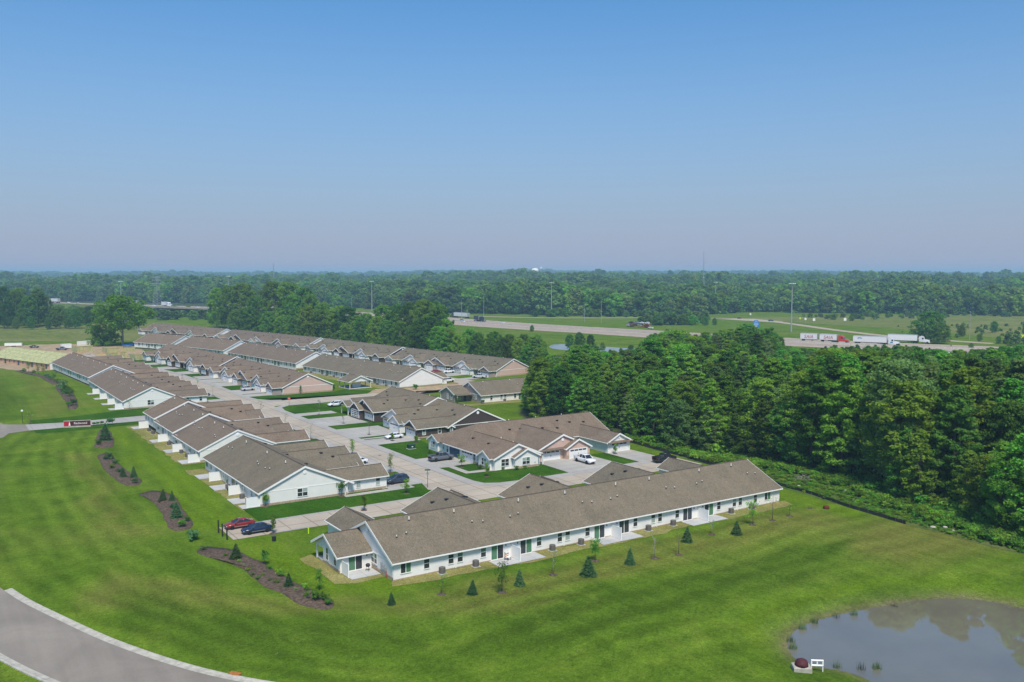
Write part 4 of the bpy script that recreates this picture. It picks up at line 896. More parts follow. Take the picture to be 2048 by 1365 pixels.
# --- tall belt behind the back row and the clumps on the left, placed on the survey axes
belt = [(432,700,575,1),(455,690,570,0),(490,680,565,0),(515,650,590,1),(548,670,562,0),(575,660,563,0),(585,620,588,1),(604,640,574,0),(622,610,588,0),(616,560,612,2),(645,600,604,1),(640,560,618,0),(660,560,618,2),(680,575,611,1),(700,560,613,0),(712,545,630,1),(735,560,626,2),(722,530,636,0),(755,540,632,1),(768,560,609,2),(772,520,640,0),(793,545,608,1),(800,500,642,1),(816,520,604,0),(842,510,598,0),(862,520,601,0),(878,500,608,0),(856,480,632,0),(838,480,640,0),(890,480,637,1),(879,450,652,1),(900,455,656,1),(915,440,668,2),(938,450,656,1),(955,440,664,0),(972,430,676,1),(990,445,662,1),(1005,430,674,0),(1020,440,668,1),(1038,425,676,1),(1048,445,668,0),(1066,440,672,1),
        (1140,500,668,0),(1160,495,664,0),(1182,500,669,0),(1150,470,688,1),(1172,465,690,0),(1075,450,668,1),(1088,470,682,1),(1243,470,696,1),(1288,460,682,0),(1206,490,684,1),(1262,478,690,0),(1925,600,650,1),(1962,560,668,0),(2000,540,672,1),(2036,560,662,0),(1990,640,642,0),(1905,520,690,1),(1945,500,686,0),(2055,610,650,1),(1815,500,690,1),(1760,520,694,0),
        (470,640,618,0),(500,640,612,1),(535,620,622,0),(560,600,632,1),(590,590,632,0),(690,520,646,0),(745,515,646,1)]
for k, (u, Z, tv, c) in enumerate(belt):
    x = (u-1024)*Z/1800; h = 42-(tv-548)*Z/1800; p, q = W(x, Z)
    spot = 'behind the far pond at the wood edge' if 1070 < u < 1400 else ('by the meadow at the far right' if u > 1700 else ('at the left end of the belt behind the farthest terrace' if u < 600 else ('in the middle of the belt behind the back terraces' if u < 790 else 'at the right end of the belt behind the peach-ended back terrace')))
    lab = ['dark rounded tall tree ', 'mid green tall tree ', 'yellow-green rounded tree '][c] + spot
    place_tree('tall_tree', lab, BIG[k % 4], p, q, h, 30, ['leaf_dark','leaf','leaf_lime'][c] if c != 2 else 'leaf', 'tall trees behind the back terraces', rng, rng.uniform(.75,1.0) if h > 22 else rng.uniform(.9,1.15))
for k, (u, Z, tv) in enumerate([(-40,720,575),(5,740,572),(30,720,580),(55,700,590),(75,720,576),(88,730,590),(120,740,612),(140,715,616),(160,735,614),(15,690,600),(110,690,612),(150,690,616),(180,760,612),(-15,690,598),(40,760,574),(175,720,625),(135,690,628),(60,680,632),(30,680,634),(95,680,634)]):
    x = (u-1024)*Z/1800; h = 42-(tv-548)*Z/1800; p, q = W(x, Z)
    place_tree('tall_tree', 'dark tall tree in the clump at the left beyond the field', BIG[k % 4], p, q, h, 30, 'leaf_dark', 'tall trees at the left beyond the field', rng, rng.uniform(.75,1.0))
# lone big tree with a forked pale trunk
rngl = np.random.RandomState(77); cs = []; rs = []
for k in range(170):
    t = rngl.uniform(0,1); a = rngl.uniform(0,6.28); prof = (math.sin(math.pi*(t*.9+.08)))**.5; rad = math.sqrt(rngl.uniform(.05,1))*18*prof
    cs.append((math.cos(a)*rad, math.sin(a)*rad, 11+t*17.5)); rs.append(rngl.uniform(1.9,3.2))
for k in range(60):
    cs.append((-rngl.uniform(1,17), rngl.uniform(-3,12), rngl.uniform(1.5,13))); rs.append(rngl.uniform(1.6,2.6))
v, qd, tn = leaf_quads(rngl, cs, rs, 55, .62, .7)
lone = thing('lone_tree', 'large lone tree with forked pale trunk between the field and the houses', 'tree', (*W(-227.8,524.8), -.1))
_np(bpy.data.meshes.new('crown'), v, qd, M['leaf'], tn); link('crown', bpy.data.meshes['crown.%03d' % 0] if False else bpy.data.meshes[[m_.name for m_ in bpy.data.meshes if m_.name.startswith('crown')][-1]], lone)
mb = MB(); mb.tube((0,0,-.3),(.3,0,9),.75,.5,8).tube((.3,0,9),(-2.5,1.2,19),.42,.2,7).tube((.3,0,9),(2.8,-1,20),.42,.18,7).tube((.2,0,7),(-4,2,14),.25,.1,6).tube((.3,0,9),(.6,1,22),.3,.1,6)
mb.obj('trunk', M['bark_pale'], lone, True)
# --- geometry-node scatter for woods nobody can count
def scatter(name, pts, col, label, cat='trees'):
    """pts rows: x, y, z, height scale, width scale, variant"""
    A = np.asarray(pts, float); me = bpy.data.meshes.new(name); me.vertices.add(len(A)); me.vertices.foreach_set('co', A[:,:3].astype(np.float32).ravel())
    r_ = np.random.RandomState(len(A))
    at = me.attributes.new('scl', 'FLOAT_VECTOR', 'POINT'); at.data.foreach_set('vector', np.stack([A[:,3]*A[:,4], A[:,3]*A[:,4], A[:,3]], 1).astype(np.float32).ravel())
    at = me.attributes.new('rot', 'FLOAT_VECTOR', 'POINT'); at.data.foreach_set('vector', np.stack([0*A[:,0], 0*A[:,0], r_.uniform(0,6.28,len(A))], 1).astype(np.float32).ravel())
    at = me.attributes.new('idx', 'INT', 'POINT'); at.data.foreach_set('value', r_.randint(0, len(col.objects), len(A)).astype(np.int32))
    o = link(name, me); tag(o, label, cat, None, 'stuff')
    ng = bpy.data.node_groups.new(name, 'GeometryNodeTree'); ng.interface.new_socket('Geometry', in_out='INPUT', socket_type='NodeSocketGeometry'); ng.interface.new_socket('Geometry', in_out='OUTPUT', socket_type='NodeSocketGeometry')
    gi = ng.nodes.new('NodeGroupInput'); go = ng.nodes.new('NodeGroupOutput'); ip = ng.nodes.new('GeometryNodeInstanceOnPoints'); ci = ng.nodes.new('GeometryNodeCollectionInfo')
    ci.inputs['Collection'].default_value = col; ci.inputs['Separate Children'].default_value = True; ci.inputs['Reset Children'].default_value = True
    def na(n, t):
        a = ng.nodes.new('GeometryNodeInputNamedAttribute'); a.data_type = t; a.inputs['Name'].default_value = n; return a.outputs['Attribute']
    ng.links.new(gi.outputs[0], ip.inputs['Points']); ng.links.new(ci.outputs[0], ip.inputs['Instance']); ip.inputs['Pick Instance'].default_value = True
    ng.links.new(na('idx','INT'), ip.inputs['Instance Index']); ng.links.new(na('rot','FLOAT_VECTOR'), ip.inputs['Rotation']); ng.links.new(na('scl','FLOAT_VECTOR'), ip.inputs['Scale'])
    ng.links.new(ip.outputs[0], go.inputs[0]); md = o.modifiers.new('scatter', 'NODES'); md.node_group = ng
    return o
def variants(name, meshes):
    c = bpy.data.collections.new(name)
    for me in meshes: c.objects.link(bpy.data.objects.new(name, me))
    return c
WOODV = variants('woodland_variant', [withmat(VAR[k][0], 0, m_) for k, m_ in ((0,'leaf'),(1,'leaf_dark'),(2,'leaf_olive'),(3,'leaf_dark'),(4,'leaf'),(5,'leaf_lime'),(6,'leaf'))])
scatter('woodland', rest, WOODV, 'mass of trees deeper in the wood right of the houses', 'woodland')
# far woods: medium crowns, rising ground behind the motorway
FARV = []
for k in range(6):
    me, cs = crown_broad(300+k, 18, 7.2, 40, 28, 1.0, base=.08, flat=.75, lumps=.28, top=.72, rnd=True); FARV.append(me)
FARC = variants('far_tree_variant', [withmat(m_, 0, ['leaf_far','leaf_dark','leaf','leaf_far','leaf_olive','leaf_dark'][k]) for k, m_ in enumerate(FARV)])
def rise(x, y):
    r_ = np.hypot(x, y); a = np.arctan2(x, y)
    prof = np.interp(r_, [0,1150,1800,2600,3900,5200,6200,8000], [0,0,6,12,19,30,30,12])
    lf = np.clip((a+.16)/.12, 0, 1); prof = np.where(r_ < 3300, prof*(.35+.65*lf), prof*(.6+.4*lf) + (1-lf)*12*np.clip((r_-3300)/1500, 0, 1))
    return prof + np.where(r_ > 3400, 6*np.sin(a*8+1)+4*np.sin(a*19+2)+2*np.sin(a*47), 0)*np.clip((r_-3400)/1400, 0, 1) + np.clip((r_-1300)/600, 0, 1)*2.5*np.sin(a*31+r_*.004)
th = np.linspace(-.75, .75, 120); rr = np.array([1100,1250,1400,1600,1800,2100,2500,3000,3600,3900,4300,4700,5200,5800,6400,8000,11000])
TH, RR = np.meshgrid(th, rr, indexing='ij'); X = np.sin(TH)*RR; Y = np.cos(TH)*RR; Zh = rise(X, Y); Zh[:, 0] = -.5
P_ = X*CT+Y*ST; Q_ = -X*ST+Y*CT; co = np.stack([P_, Q_, Zh], -1).reshape(-1,3); n1_, n2_ = TH.shape
ii = np.arange((n1_-1)*(n2_-1)); i = ii//(n2_-1); j = ii % (n2_-1); a = i*n2_+j
hm = bpy.data.meshes.new('hills'); _np(hm, co, np.stack([a, a+1, a+n2_+1, a+n2_], 1), M['forest_floor'], None, True); tag(link('hills', hm), kind='structure')
rf = np.random.RandomState(21); far = []
def front(u):   # where the woods beyond the motorway begin, by bearing
    return np.interp(u, [-300,0,200,420,650,760,900,1100,1250,1420,1500,1650,1800,2048,2400], [1450,1400,1330,1230,1140,1060,960,905,895,930,985,960,930,900,880])
for r0, r1, sp, hs in ((860,1350,9.5,1.15),(1350,1900,13,1.35),(1900,2650,18,1.45),(4600,6400,36,1.35)):
    n_ = int((r1*r1-r0*r0)*.68/(sp*sp)*1.0); u_ = rf.uniform(-.68,.68,n_); r_ = np.sqrt(rf.uniform(r0*r0, r1*r1, n_)); x_ = np.tan(u_)*0+np.sin(u_)*r_; y_ = np.cos(u_)*r_
    ok = y_ > front(1024+1800*x_/y_) + rf.uniform(-6,10,n_)
    x_, y_ = x_[ok], y_[ok]; z_ = rise(x_, y_)-.5
    vn = vnoise(x_+20000, y_+20000, 110, 5)+.6*vnoise(x_+20000, y_+20000, 41, 6); keep = (vn > -.52) | (y_ < front(1024+1800*x_/y_)+25)
    x_, y_, z_, vn = x_[keep], y_[keep], z_[keep], vn[keep]
    hh = hs*rf.uniform(.72,1.2,len(x_))*np.clip(1+.75*vn, .55, 1.45)*(.86 if r0 > 4000 else 1)
    for x, y, z, h in zip(x_, y_, z_, hh): far.append((*W(x, y), z, h, rf.uniform(.9,1.35)*(1 if r0 < 3000 else 1.5)))
# thin scrub along the motorway, the slip roads and the embankment below the bridge
def scrub(n, poly, h0, h1, seed):
    r_ = np.random.RandomState(seed); xs_ = [a[0] for a in poly]; ys_ = [a[1] for a in poly]; out = []
    x = r_.uniform(min(xs_), max(xs_), n*4); y = r_.uniform(min(ys_), max(ys_), n*4); k = inpoly(x, y, poly)
    for a, b in list(zip(x[k], y[k]))[:n]: out.append((*W(a, b), -.3, r_.uniform(h0, h1)/18, r_.uniform(1.1,1.8)))
    return out
far += scrub(160, [(-560,780),(-420,750),(-300,800),(-250,840),(-300,905),(-420,900),(-600,960)], 5, 11, 1)
far += scrub(120, [(-640,1020),(-540,960),(-420,920),(-330,900),(-330,930),(-480,1010),(-600,1090)], 5, 9, 2)
far += scrub(26, [(112,728),(150,735),(172,760),(160,790),(120,785),(98,755)], 6, 11, 3)
far += scrub(40, [(10,880),(90,868),(180,880),(180,905),(20,905)], 4, 9, 4)
far += scrub(140, [(250,600),(330,560),(640,640),(700,760),(420,760),(300,720)], 1.2, 3.2, 8)
far += scrub(60, [(330,690),(450,640),(640,660),(640,700),(450,700),(350,760)], 1.5, 4, 5)
far += scrub(90, [(300,800),(420,870),(640,850),(640,900),(420,915),(280,890)], 2, 6, 6)
far += scrub(46, [(285,520),(330,500),(520,560),(520,640),(330,600)], 5, 11, 9)
far += scrub(50, [(270,520),(300,490),(420,500),(420,560),(330,560)], 3, 7, 7)
scatter('far_woods', far, FARC, 'wooded plain beyond the motorway fading to the horizon', 'woodland')
# bright scrub on the motorway verge
for k, (u, Z, tv, w) in enumerate([(1342,745,632,1.2),(1366,738,628,1.2),(1388,735,630,1.3),(1410,730,633,1.2),(1430,735,636,1.1),(1064,655,650,1.0),(1526,560,690,1.0),(1855,560,622,1.4),(1880,540,648,1.4)]):
    x = (u-1024)*Z/1800; h = max(3, 42-(tv-548)*Z/1800); p, q = W(x, Z)
    lab = 'bright green rounded bush on the verge between the motorway and slip road' if k < 5 else ['lone round bush on the verge beside the motorway', 'dark round bush below the motorway near the wood', 'tall dark tree standing alone in the meadow', 'lower green tree beside the lone meadow tree'][k-5]
    place_tree('verge_tree', lab, BIG[k % 4], p, q, h, 30, 'leaf_lime' if k < 5 else 'leaf_dark', 'bushes along the motorway verge', rng, w*1.1)
# the few trees that stand in front of the far pond and at the wood's left corner are in the wood itself
# ---------------------------------------------------------------- planting: spruces, saplings, shrubs, beds
def spruce_mesh(seed, h=2.6):
    r_ = np.random.RandomState(seed); V = []; T = []; n = 1500
    t = np.sqrt(r_.uniform(0,1,n)); z = h*(1-t)*.97+.03; rad = (t*.31*h+.03)*(0.80+.24*np.abs(np.sin(z*9)))*r_.uniform(.5,1.2,n); a = r_.uniform(0,2*math.pi,n)
    pos = np.stack([np.cos(a)*rad, np.sin(a)*rad, z], 1); out = np.stack([np.cos(a), np.sin(a), np.full(n, -.15)], 1)+r_.normal(size=(n,3))*.25; out /= np.linalg.norm(out, axis=1)[:,None]
    side = np.cross(out, [0,0,1.0])+r_.normal(size=(n,3))*.3; side /= np.linalg.norm(side, axis=1)[:,None]; s = (r_.uniform(.10,.2,n)*h/2.6)[:,None]
    v = np.stack([pos-out*s*.6, pos+side*s*.4, pos+out*s, pos-side*s*.4], 1).reshape(-1,3)
    me = bpy.data.meshes.new('crown'); _np(me, v, np.arange(4*n).reshape(-1,4), M['needle'], r_.uniform(0,1,n)); return me
SPR = [spruce_mesh(k) for k in range(3)]; SPT = MB().tube((0,0,-.2),(0,0,1.2),.07,.04,6).mesh('trunk', M['bark'])
def shrub_mesh(seed, h=1.0, mat='leaf', n=14, per=26, leaf=.09, w=.55):
    r_ = np.random.RandomState(seed); cs = [(r_.normal()*w*.4*h, r_.normal()*w*.4*h, h*r_.uniform(.22,.8)) for _ in range(n)]
    v, q, t = leaf_quads(r_, cs, [h*.2*r_.uniform(.7,1.3) for _ in cs], per, leaf*h, .8); me = bpy.data.meshes.new('foliage'); _np(me, v, q, M[mat], t); return me
SHR = {k: [shrub_mesh(30+i, 1.0, k) for i in range(3)] for k in ('leaf','leaf_dark','leaf_lime','leaf_pale','needle')}
def sapling(seed, h, style):
    """style: full, thin, bare, column"""
    r_ = np.random.RandomState(seed); rr = random.Random(seed); mb = MB(); mb.tube((0,0,-.2),(0,0,h*.9),.05 if h < 3.5 else .065,.015,6)
    tips = []
    for k in range(16 if style == 'bare' else 9):
        z = h*rr.uniform(.3,.75); a = rr.uniform(0,6.28); l = h*(.2 if style != 'column' else .1)*rr.uniform(.6,1.2); e = (math.cos(a)*l, math.sin(a)*l, z+l*1.25); mb.tube((0,0,z), e, .018, .008, 4, False); tips.append(e)
    tr = mb.mesh('trunk', M['bark'] if style != 'bare' else M['bark_pale'], True)
    if style == 'full': cs = [(r_.normal()*h*.11, r_.normal()*h*.11, h*r_.uniform(.38,.97)) for _ in range(26)]; rad, per, lf = h*.10, 24, .10
    elif style == 'column': cs = [(r_.normal()*h*.065, r_.normal()*h*.065, h*(.28+.7*(k/24))) for k in range(24)]; rad, per, lf = h*.095, 26, .09
    elif style == 'thin': cs = [(e[0], e[1], e[2]) for e in tips]+[(0,0,h*.9)]; rad, per, lf = h*.075, 9, .08
    else: cs = [e for e in tips]; rad, per, lf = h*.10, 8, .06
    v, q, t = leaf_quads(r_, cs, [rad*r_.uniform(.7,1.3) for _ in cs], per, lf, .9); me = bpy.data.meshes.new('crown'); _np(me, v, q, M['leaf'], t)
    return me, tr
RING = MB().lathe([(.02,.10),(.35,.09),(.62,.02),(.66,-.1)][::-1], 12).mesh('mulch_ring', M['mulch'])
def plant_spruce(p, q, h, label, grp):
    o = thing('spruce', label, 'evergreen', (p, q, gz(p, q)), rng.uniform(0,6), grp); s = h/2.6; o.scale = (s*rng.uniform(.85,1.25), s*rng.uniform(.85,1.25), s); o.rotation_euler = (rng.uniform(-.04,.04), rng.uniform(-.04,.04), rng.uniform(0,6)); link('crown', SPR[rng.randrange(3)], o); link('trunk', SPT, o); return o
SAPN = [0]
def plant_sapling(p, q, h, style, label, grp, mat='leaf', ring=True):
    SAPN[0] += 1; c, t = sapling(500+SAPN[0], h, style); o = thing('young_tree', label, 'young tree', (p, q, gz(p, q)+.03), rng.uniform(0,6), grp)
    link('crown', withmat(c, 0, mat), o); link('trunk', t, o)
    if ring: link('mulch_ring', RING, o)
    return o
def plant_shrub(p, q, h, label, grp, mat='leaf', w=1.0):
    o = link('shrub', SHR[mat][rng.randrange(3)], None, (p, q, gz(p, q)+.05), rng.uniform(0,6)); o.scale = (h*w, h*w, h); return tag(o, label, 'shrub', grp)
GB = 'young trees and evergreens on the lawn behind the longest terrace'
sap_back = [(55.6,101.5,2.8,'thin'),(62.6,97.7,3.9,'full'),(72.3,99.6,3.8,'bare'),(81.2,101.4,3.4,'full'),(89.5,97.7,3.5,'bare'),(93.7,97.0,3.5,'thin'),(105.4,101.6,2.5,'bare'),(115.0,101.6,4.1,'full'),(120.1,101.8,4.6,'thin'),(124.8,102.1,2.1,'thin')]
for k, (p, q, h, s) in enumerate(sap_back): plant_sapling(p, q, h, s, f'{dict(full="leafy",thin="slender",bare="almost leafless")[s]} young tree, {ORD[k]} from the left on the lawn behind the longest terrace', GB, 'leaf_dark' if k == 1 else ('leaf_lime' if k in (3,7) else 'leaf'))
for k, (p, q, h) in enumerate([(48.6,101.9,1.7),(59.0,99.3,2.1),(66.0,98.6,2.4),(76.4,96.9,2.9),(84.7,97.6,2.6),(99.2,100.9,2.6),(108.8,99.4,2.4)]): plant_spruce(p, q, h, f'dark conical evergreen, {ORD[k]} from the left on the lawn behind the longest terrace', GB)
# mulch beds
def bed(pts, seed):
    pts = smooth_poly(rough_poly(pts, .25, 1.6, seed), 1); c = np.mean(pts, 0); n = len(pts); v = []
    for f_, dz in ((1.0,-.05),(1.0,.05),(.8,.16),(.4,.22)):
        for x, y in pts: px_, qy_ = c[0]+(x-c[0])*f_, c[1]+(y-c[1])*f_; v.append((px_, qy_, gz(x, y)+dz))
    fs = [(k*n+i, k*n+(i+1)%n, (k+1)*n+(i+1)%n, (k+1)*n+i) for k in range(3) for i in range(n)]+[tuple(range(3*n, 4*n))]
    mb = MB(); mb.add(v, fs); o = mb.obj('mulch_bed', M['mulch'], None, True); o['kind'] = 'structure'; return o
BEDS = [[(33.1,137.9),(35.2,140.1),(37.7,136.9),(39.1,133.5),(40.4,126.4),(41,118.1),(42.3,111.6),(43,107.4),(42,104.8),(40.7,104.7),(38.8,108),(38.3,114.3),(37,118.7),(37,125),(36.3,130),(33.9,134.9)],
 [(33.3,181.1),(36.3,182.6),(37.9,180.2),(38.9,176.1),(37.9,166.4),(37,154.3),(35.8,151.5),(33.5,151.5),(32.9,154.9),(33.7,162),(34.2,167.6),(34.2,175.1)],
 [(32.7,224.8),(35.5,227),(35.4,213.3),(35.6,202.5),(36.3,192.3),(34.6,188.1),(32.5,188.7),(31.8,195.3),(31.4,205.3)],
 [(35.7,247.1),(39.2,262.9),(41.1,258.9),(39.4,242.3),(37.7,234.2),(35.4,232.4),(33.7,235.7)],
 [(32.8,442.2),(35.7,445.1),(40.2,421.5),(42.1,411.7),(44.8,386),(43.1,377.8),(40.7,379.5),(39.2,411.5)],
 [(40.4,370.8),(44.3,378.9),(44.3,358.1),(43.2,340.1),(40.4,311.9),(38.7,305.6),(36.9,306.8),(38.5,323.5),(38.9,337.1)]]
for k, b_ in enumerate(BEDS): bed(b_, 40+k)
GA = 'plants in the mulch bed left of the longest terrace'
for k, (p, q, h) in enumerate([(37.3,131,2.6),(39.8,115.2,2.2)]): plant_spruce(p, q, h, ['conical evergreen in the mulch bed below the blue car','conical evergreen at the middle of the mulch bed by the porch'][k], GA)
plant_sapling(40.2,126.7,2.2,'full','small round-headed tree at the back of the mulch bed below the blue car',GA,'leaf_dark',False)
plant_sapling(42.9,112,2.9,'column','narrow upright dark green tree near the left porch of the longest terrace',GA,'leaf_dark',False)
for k, (p, q, h) in enumerate([(34.4,138,.7),(36.4,133,.5),(37.3,129.4,.5),(37.4,127.7,.4),(37.2,124.8,.5),(37.2,122.6,.5),(38.4,121.8,.4),(37.3,120.7,.5),(38.6,119.1,.5),(39,117.4,.6),(40.3,120.1,.8),(40.1,124,.6),(41.6,114,.6),(40.2,113.4,.5),(41.1,108.7,1.3),(42,108,.9),(41.2,112.4,.6),(40.6,121.4,.7),(41.7,106.1,.8),(38.2,126,.4),(39.6,116.2,.5),(40.4,110.4,.6)]):
    mt = ['leaf_pale','leaf_dark','leaf_lime','leaf_pale','leaf'][k % 5] if h < .75 else 'leaf_dark'
    plant_shrub(p, q, h*1.15, {'leaf_pale':'tuft of pale ornamental grass','leaf_dark':'small dark shrub','leaf_lime':'small lime green shrub','leaf':'small green shrub'}[mt]+' in the mulch bed left of the longest terrace', GA, mt, 1.2)
plant_shrub(34.6,144.2,1.9,'dark round shrub on the lawn left of the parked red car','shrubs along the left lawn','needle')
for k, (p, q, h, s) in enumerate([(36,172.7,2.5,1),(37.4,171.8,2.1,1),(35.5,159.7,3.1,1),(34.9,145.6,1.5,0),(34.9,153.6,1.5,0),(36.4,166,1.1,0),(36.6,156.5,1.0,0),(33.5,197.3,2.3,1),(35.3,196.1,2.5,1),(34.1,218,2.0,0),(33,207.7,1.3,0),(34.5,190.4,1.2,0),(34.4,212,1.2,0),(33.6,202,1.1,0),(37.4,243.6,4.8,1),(42.9,268.9,2.3,0),(35,238.2,1.5,0),(38.4,250,1.3,0)]):
    bedn = 'bed beside the parked red car' if q < 186 else ('middle bed of the left lawn' if q < 230 else 'bed next to the entry road')
    lab = f'{"dark evergreen" if s else "low dark shrub"}, {ORD[k % 7]} from the camera in the mulch {bedn}'
    if s: plant_spruce(p, q, h, lab, 'plants in the beds along the left lawn')
    else: plant_shrub(p, q, h, lab, 'plants in the beds along the left lawn', 'needle' if k % 2 else 'leaf_dark')
for k, (p, q, h) in enumerate([(35.8,435.6,1.9),(37.4,432.3,4.6),(38.7,426.9,1.7),(40,421.6,4.5),(41.3,416.4,4.5),(41.3,404,2.2),(42.2,387.6,4.2),(41.8,395.7,2.3),(42.6,381.8,2.1),(41.2,360.2,2.5),(40.9,338.7,3),(40.2,327.8,4.2),(40.8,347.7,2.4),(39.6,314.9,2.5),(37.9,313.8,1.9),(42.6,366,3.4),(41.8,352,3.0)]):
    lab = f'{"tall dark shrub" if h > 2.6 else "low dark shrub"}, {ORD[k % 9]} along the far {"bed by the unfinished building" if k < 9 else "bed behind the patios beyond the entry road"}'
    if h > 4: plant_sapling(p, q, h, 'full', lab.replace('dark shrub', 'leafy young tree'), 'plants in the far left beds', 'leaf_dark', False)
    else: plant_shrub(p, q, h, lab, 'plants in the far left beds', 'needle' if k % 2 else 'leaf_dark', .9)
STREET_TREES = [(46.2,140.8,3.2,'column','leaf','beside the parked blue car on the cross street'),(81.7,171.4,4.1,'column','leaf','on the verge behind the dark blue car'),(82.8,193.9,3.6,'column','leaf','on the left verge opposite the dark green utility box'),(97.9,203.9,1.7,'full','leaf_lime','in front of the white sports car'),(96.7,215.3,4.5,'thin','leaf_pale','on the verge beyond the white sports car'),(101.5,198,1.8,'full','leaf','at the corner of the dark brown garage'),(96.9,167.5,2.8,'full','leaf','on the lawn in front of the corner house left wall'),(65.1,157.9,2.6,'full','leaf','against the white gable of the short terrace'),(64.4,146,2.8,'column','leaf_dark','on the verge beside the cross street'),(76.3,152.9,2.8,'full','leaf_lime','on the verge below the dark blue car'),(83.7,264,4.3,'thin','leaf_pale','opposite the stop sign'),(82.3,238.8,4.3,'bare','leaf_pale','on the left verge of the street, second from the stop sign'),(81.8,218,4.2,'bare','leaf_pale','on the left verge of the street, third from the stop sign'),(98.1,235.6,2.4,'bare','leaf_pale','between the drives of the brown house'),(98.2,254.5,1.6,'bare','leaf_pale','on the lawn at the far end of the brown house'),(109.8,301.9,3,'column','leaf_dark','at the left of the blank peach gable'),(122.1,301.9,2.7,'column','leaf_dark','at the right of the blank peach gable'),(104.1,269.4,2.3,'bare','leaf_pale','beside the white car near the stop sign'),(52.7,295.8,3.3,'thin','leaf','in front of the gable beyond the red sign'),(85.3,344,3,'bare','leaf_lime','in the middle of the far left verge'),(82.9,314,4.3,'bare','leaf_lime','beside the far blue car'),(86.8,374.1,2,'bare','leaf_lime','farthest along the left verge'),(110.6,160.2,2.4,'column','leaf_dark','at the porch of the corner house'),(134.4,160.6,2.2,'full','leaf','in front of the right garage of the corner house'),(96.8,156.8,3,'column','leaf','at the corner of the corner house lawn'),(50.6,158.2,2.6,'full','leaf','at the near left corner of the short terrace'),(142.8,249.1,2.4,'column','leaf','in front of the taupe-gabled house')]
for p, q, h, s, mt, where in STREET_TREES: plant_sapling(p, q, h, s, f'{dict(full="leafy",thin="slender",bare="almost leafless",column="narrow")[s]} young tree {where}', 'young trees along the streets', mt)
plant_shrub(149.6,291.5,2.1,'bright green shrub beside the plain white gable end','shrubs by the houses','leaf_lime'); plant_shrub(151.2,247.4,1.4,'small round shrub at the corner of the taupe house','shrubs by the houses','leaf_dark')
for k, (p, q) in enumerate([(99.6,161.2),(99.4,164),(100.2,183),(98.5,184.8),(103,160.2),(105.4,158.8),(107.5,158.6)]): plant_shrub(p, q, .8+.2*(k % 2), f'low shrub, {ORD[k]} along the foot of the corner house', 'shrubs by the houses', 'leaf_dark')
# undergrowth between the silt fence and the wood, reeds at the pond
rr = np.random.RandomState(9); ug = []
strip = [(141.5,119),(145,141),(147,170),(150,175),(152,147),(158,137),(161,127),(160,114),(160,105),(155,98),(152,84),(148,68),(140,56),(136.9,71),(138.2,90),(139,101)]
x = rr.uniform(136,162,6000); y = rr.uniform(56,175,6000); k = inpoly(x, y, strip); e = polydist(x, y, WOOD)
gk = gh(x[k], y[k])
for a, b, d, g_ in zip(x[k], y[k], e[k], gk):
    s = rr.uniform(.25,.7) if d > 5 else rr.uniform(.6,1.7)
    ug.append((a, b, float(g_), s, rr.uniform(.8,1.7)))
UGC = variants('undergrowth_variant', [SHR['leaf'][0], SHR['leaf_lime'][0], SHR['leaf'][1], SHR['leaf_dark'][2], SHR['leaf'][2]])
scatter('undergrowth', ug, UGC, 'tangled undergrowth between the black silt fence and the wood', 'undergrowth')
for k, (p, q, h, mt) in enumerate([(150.4,104,2.6,'leaf_lime'),(152.6,101.5,3.2,'leaf'),(153.5,99,2.6,'leaf_lime'),(150.5,97.5,3.3,'leaf_lime'),(151.8,94.6,3.0,'leaf'),(148.9,92.5,2.7,'leaf_lime'),(149.8,89,3.2,'leaf'),(147.4,86,3.0,'leaf_lime'),(148,81.5,3.4,'leaf'),(145.8,79,2.7,'leaf_lime'),(146.5,74.5,3.3,'leaf_lime'),(144.2,71.5,3,'leaf'),(152.6,145.5,3.4,'leaf_lime'),(154.4,141.5,3.0,'leaf'),(148.6,164,2.8,'leaf'),(149.3,156,3.1,'leaf_dark')]):
    plant_shrub(p, q, h, f'{"pale green" if mt == "leaf_lime" else "green"} bush, {ORD[k % 12]} along the edge of the wood {"above the pond" if k < 12 else "behind the corner house"}', 'bushes at the edge of the wood', mt, 1.25)
def reed_mesh(seed):
    r_ = random.Random(seed); mb = MB()
    for k in range(46):
        a = r_.uniform(0,6.28); d = r_.uniform(0,.55); x, y = math.cos(a)*d, math.sin(a)*d; h = r_.uniform(.6,1.35); lx, ly = r_.uniform(-.25,.25), r_.uniform(-.25,.25)
        mb.add([(x-.03,y,0),(x+.03,y,0),(x+lx,y+ly,h)], [(0,1,2)])
    return mb.mesh('reeds', M['reed'])
M['reed'] = plain('reed_green', (.10,.15,.05), .8, .2, .3, 3)
RD = [reed_mesh(k) for k in range(3)]
for k, (p, q) in enumerate([(82.6,60.6),(84.4,58.9),(86,58.0),(97.4,69.2),(94.8,69.9),(91.0,70.3),(88.2,69.8),(104.4,68.2),(83.9,68.0),(82.6,66.6)]):
    tag(link('reed_clump', RD[k % 3], None, (p, q, WATER_Z-.15), k), f'clump of green reeds, {ORD[k]} around the near side of the pond' if k < 3 else f'clump of green reeds, {ORD[k-3]} along the far bank of the pond', 'reeds', 'reeds at the pond')
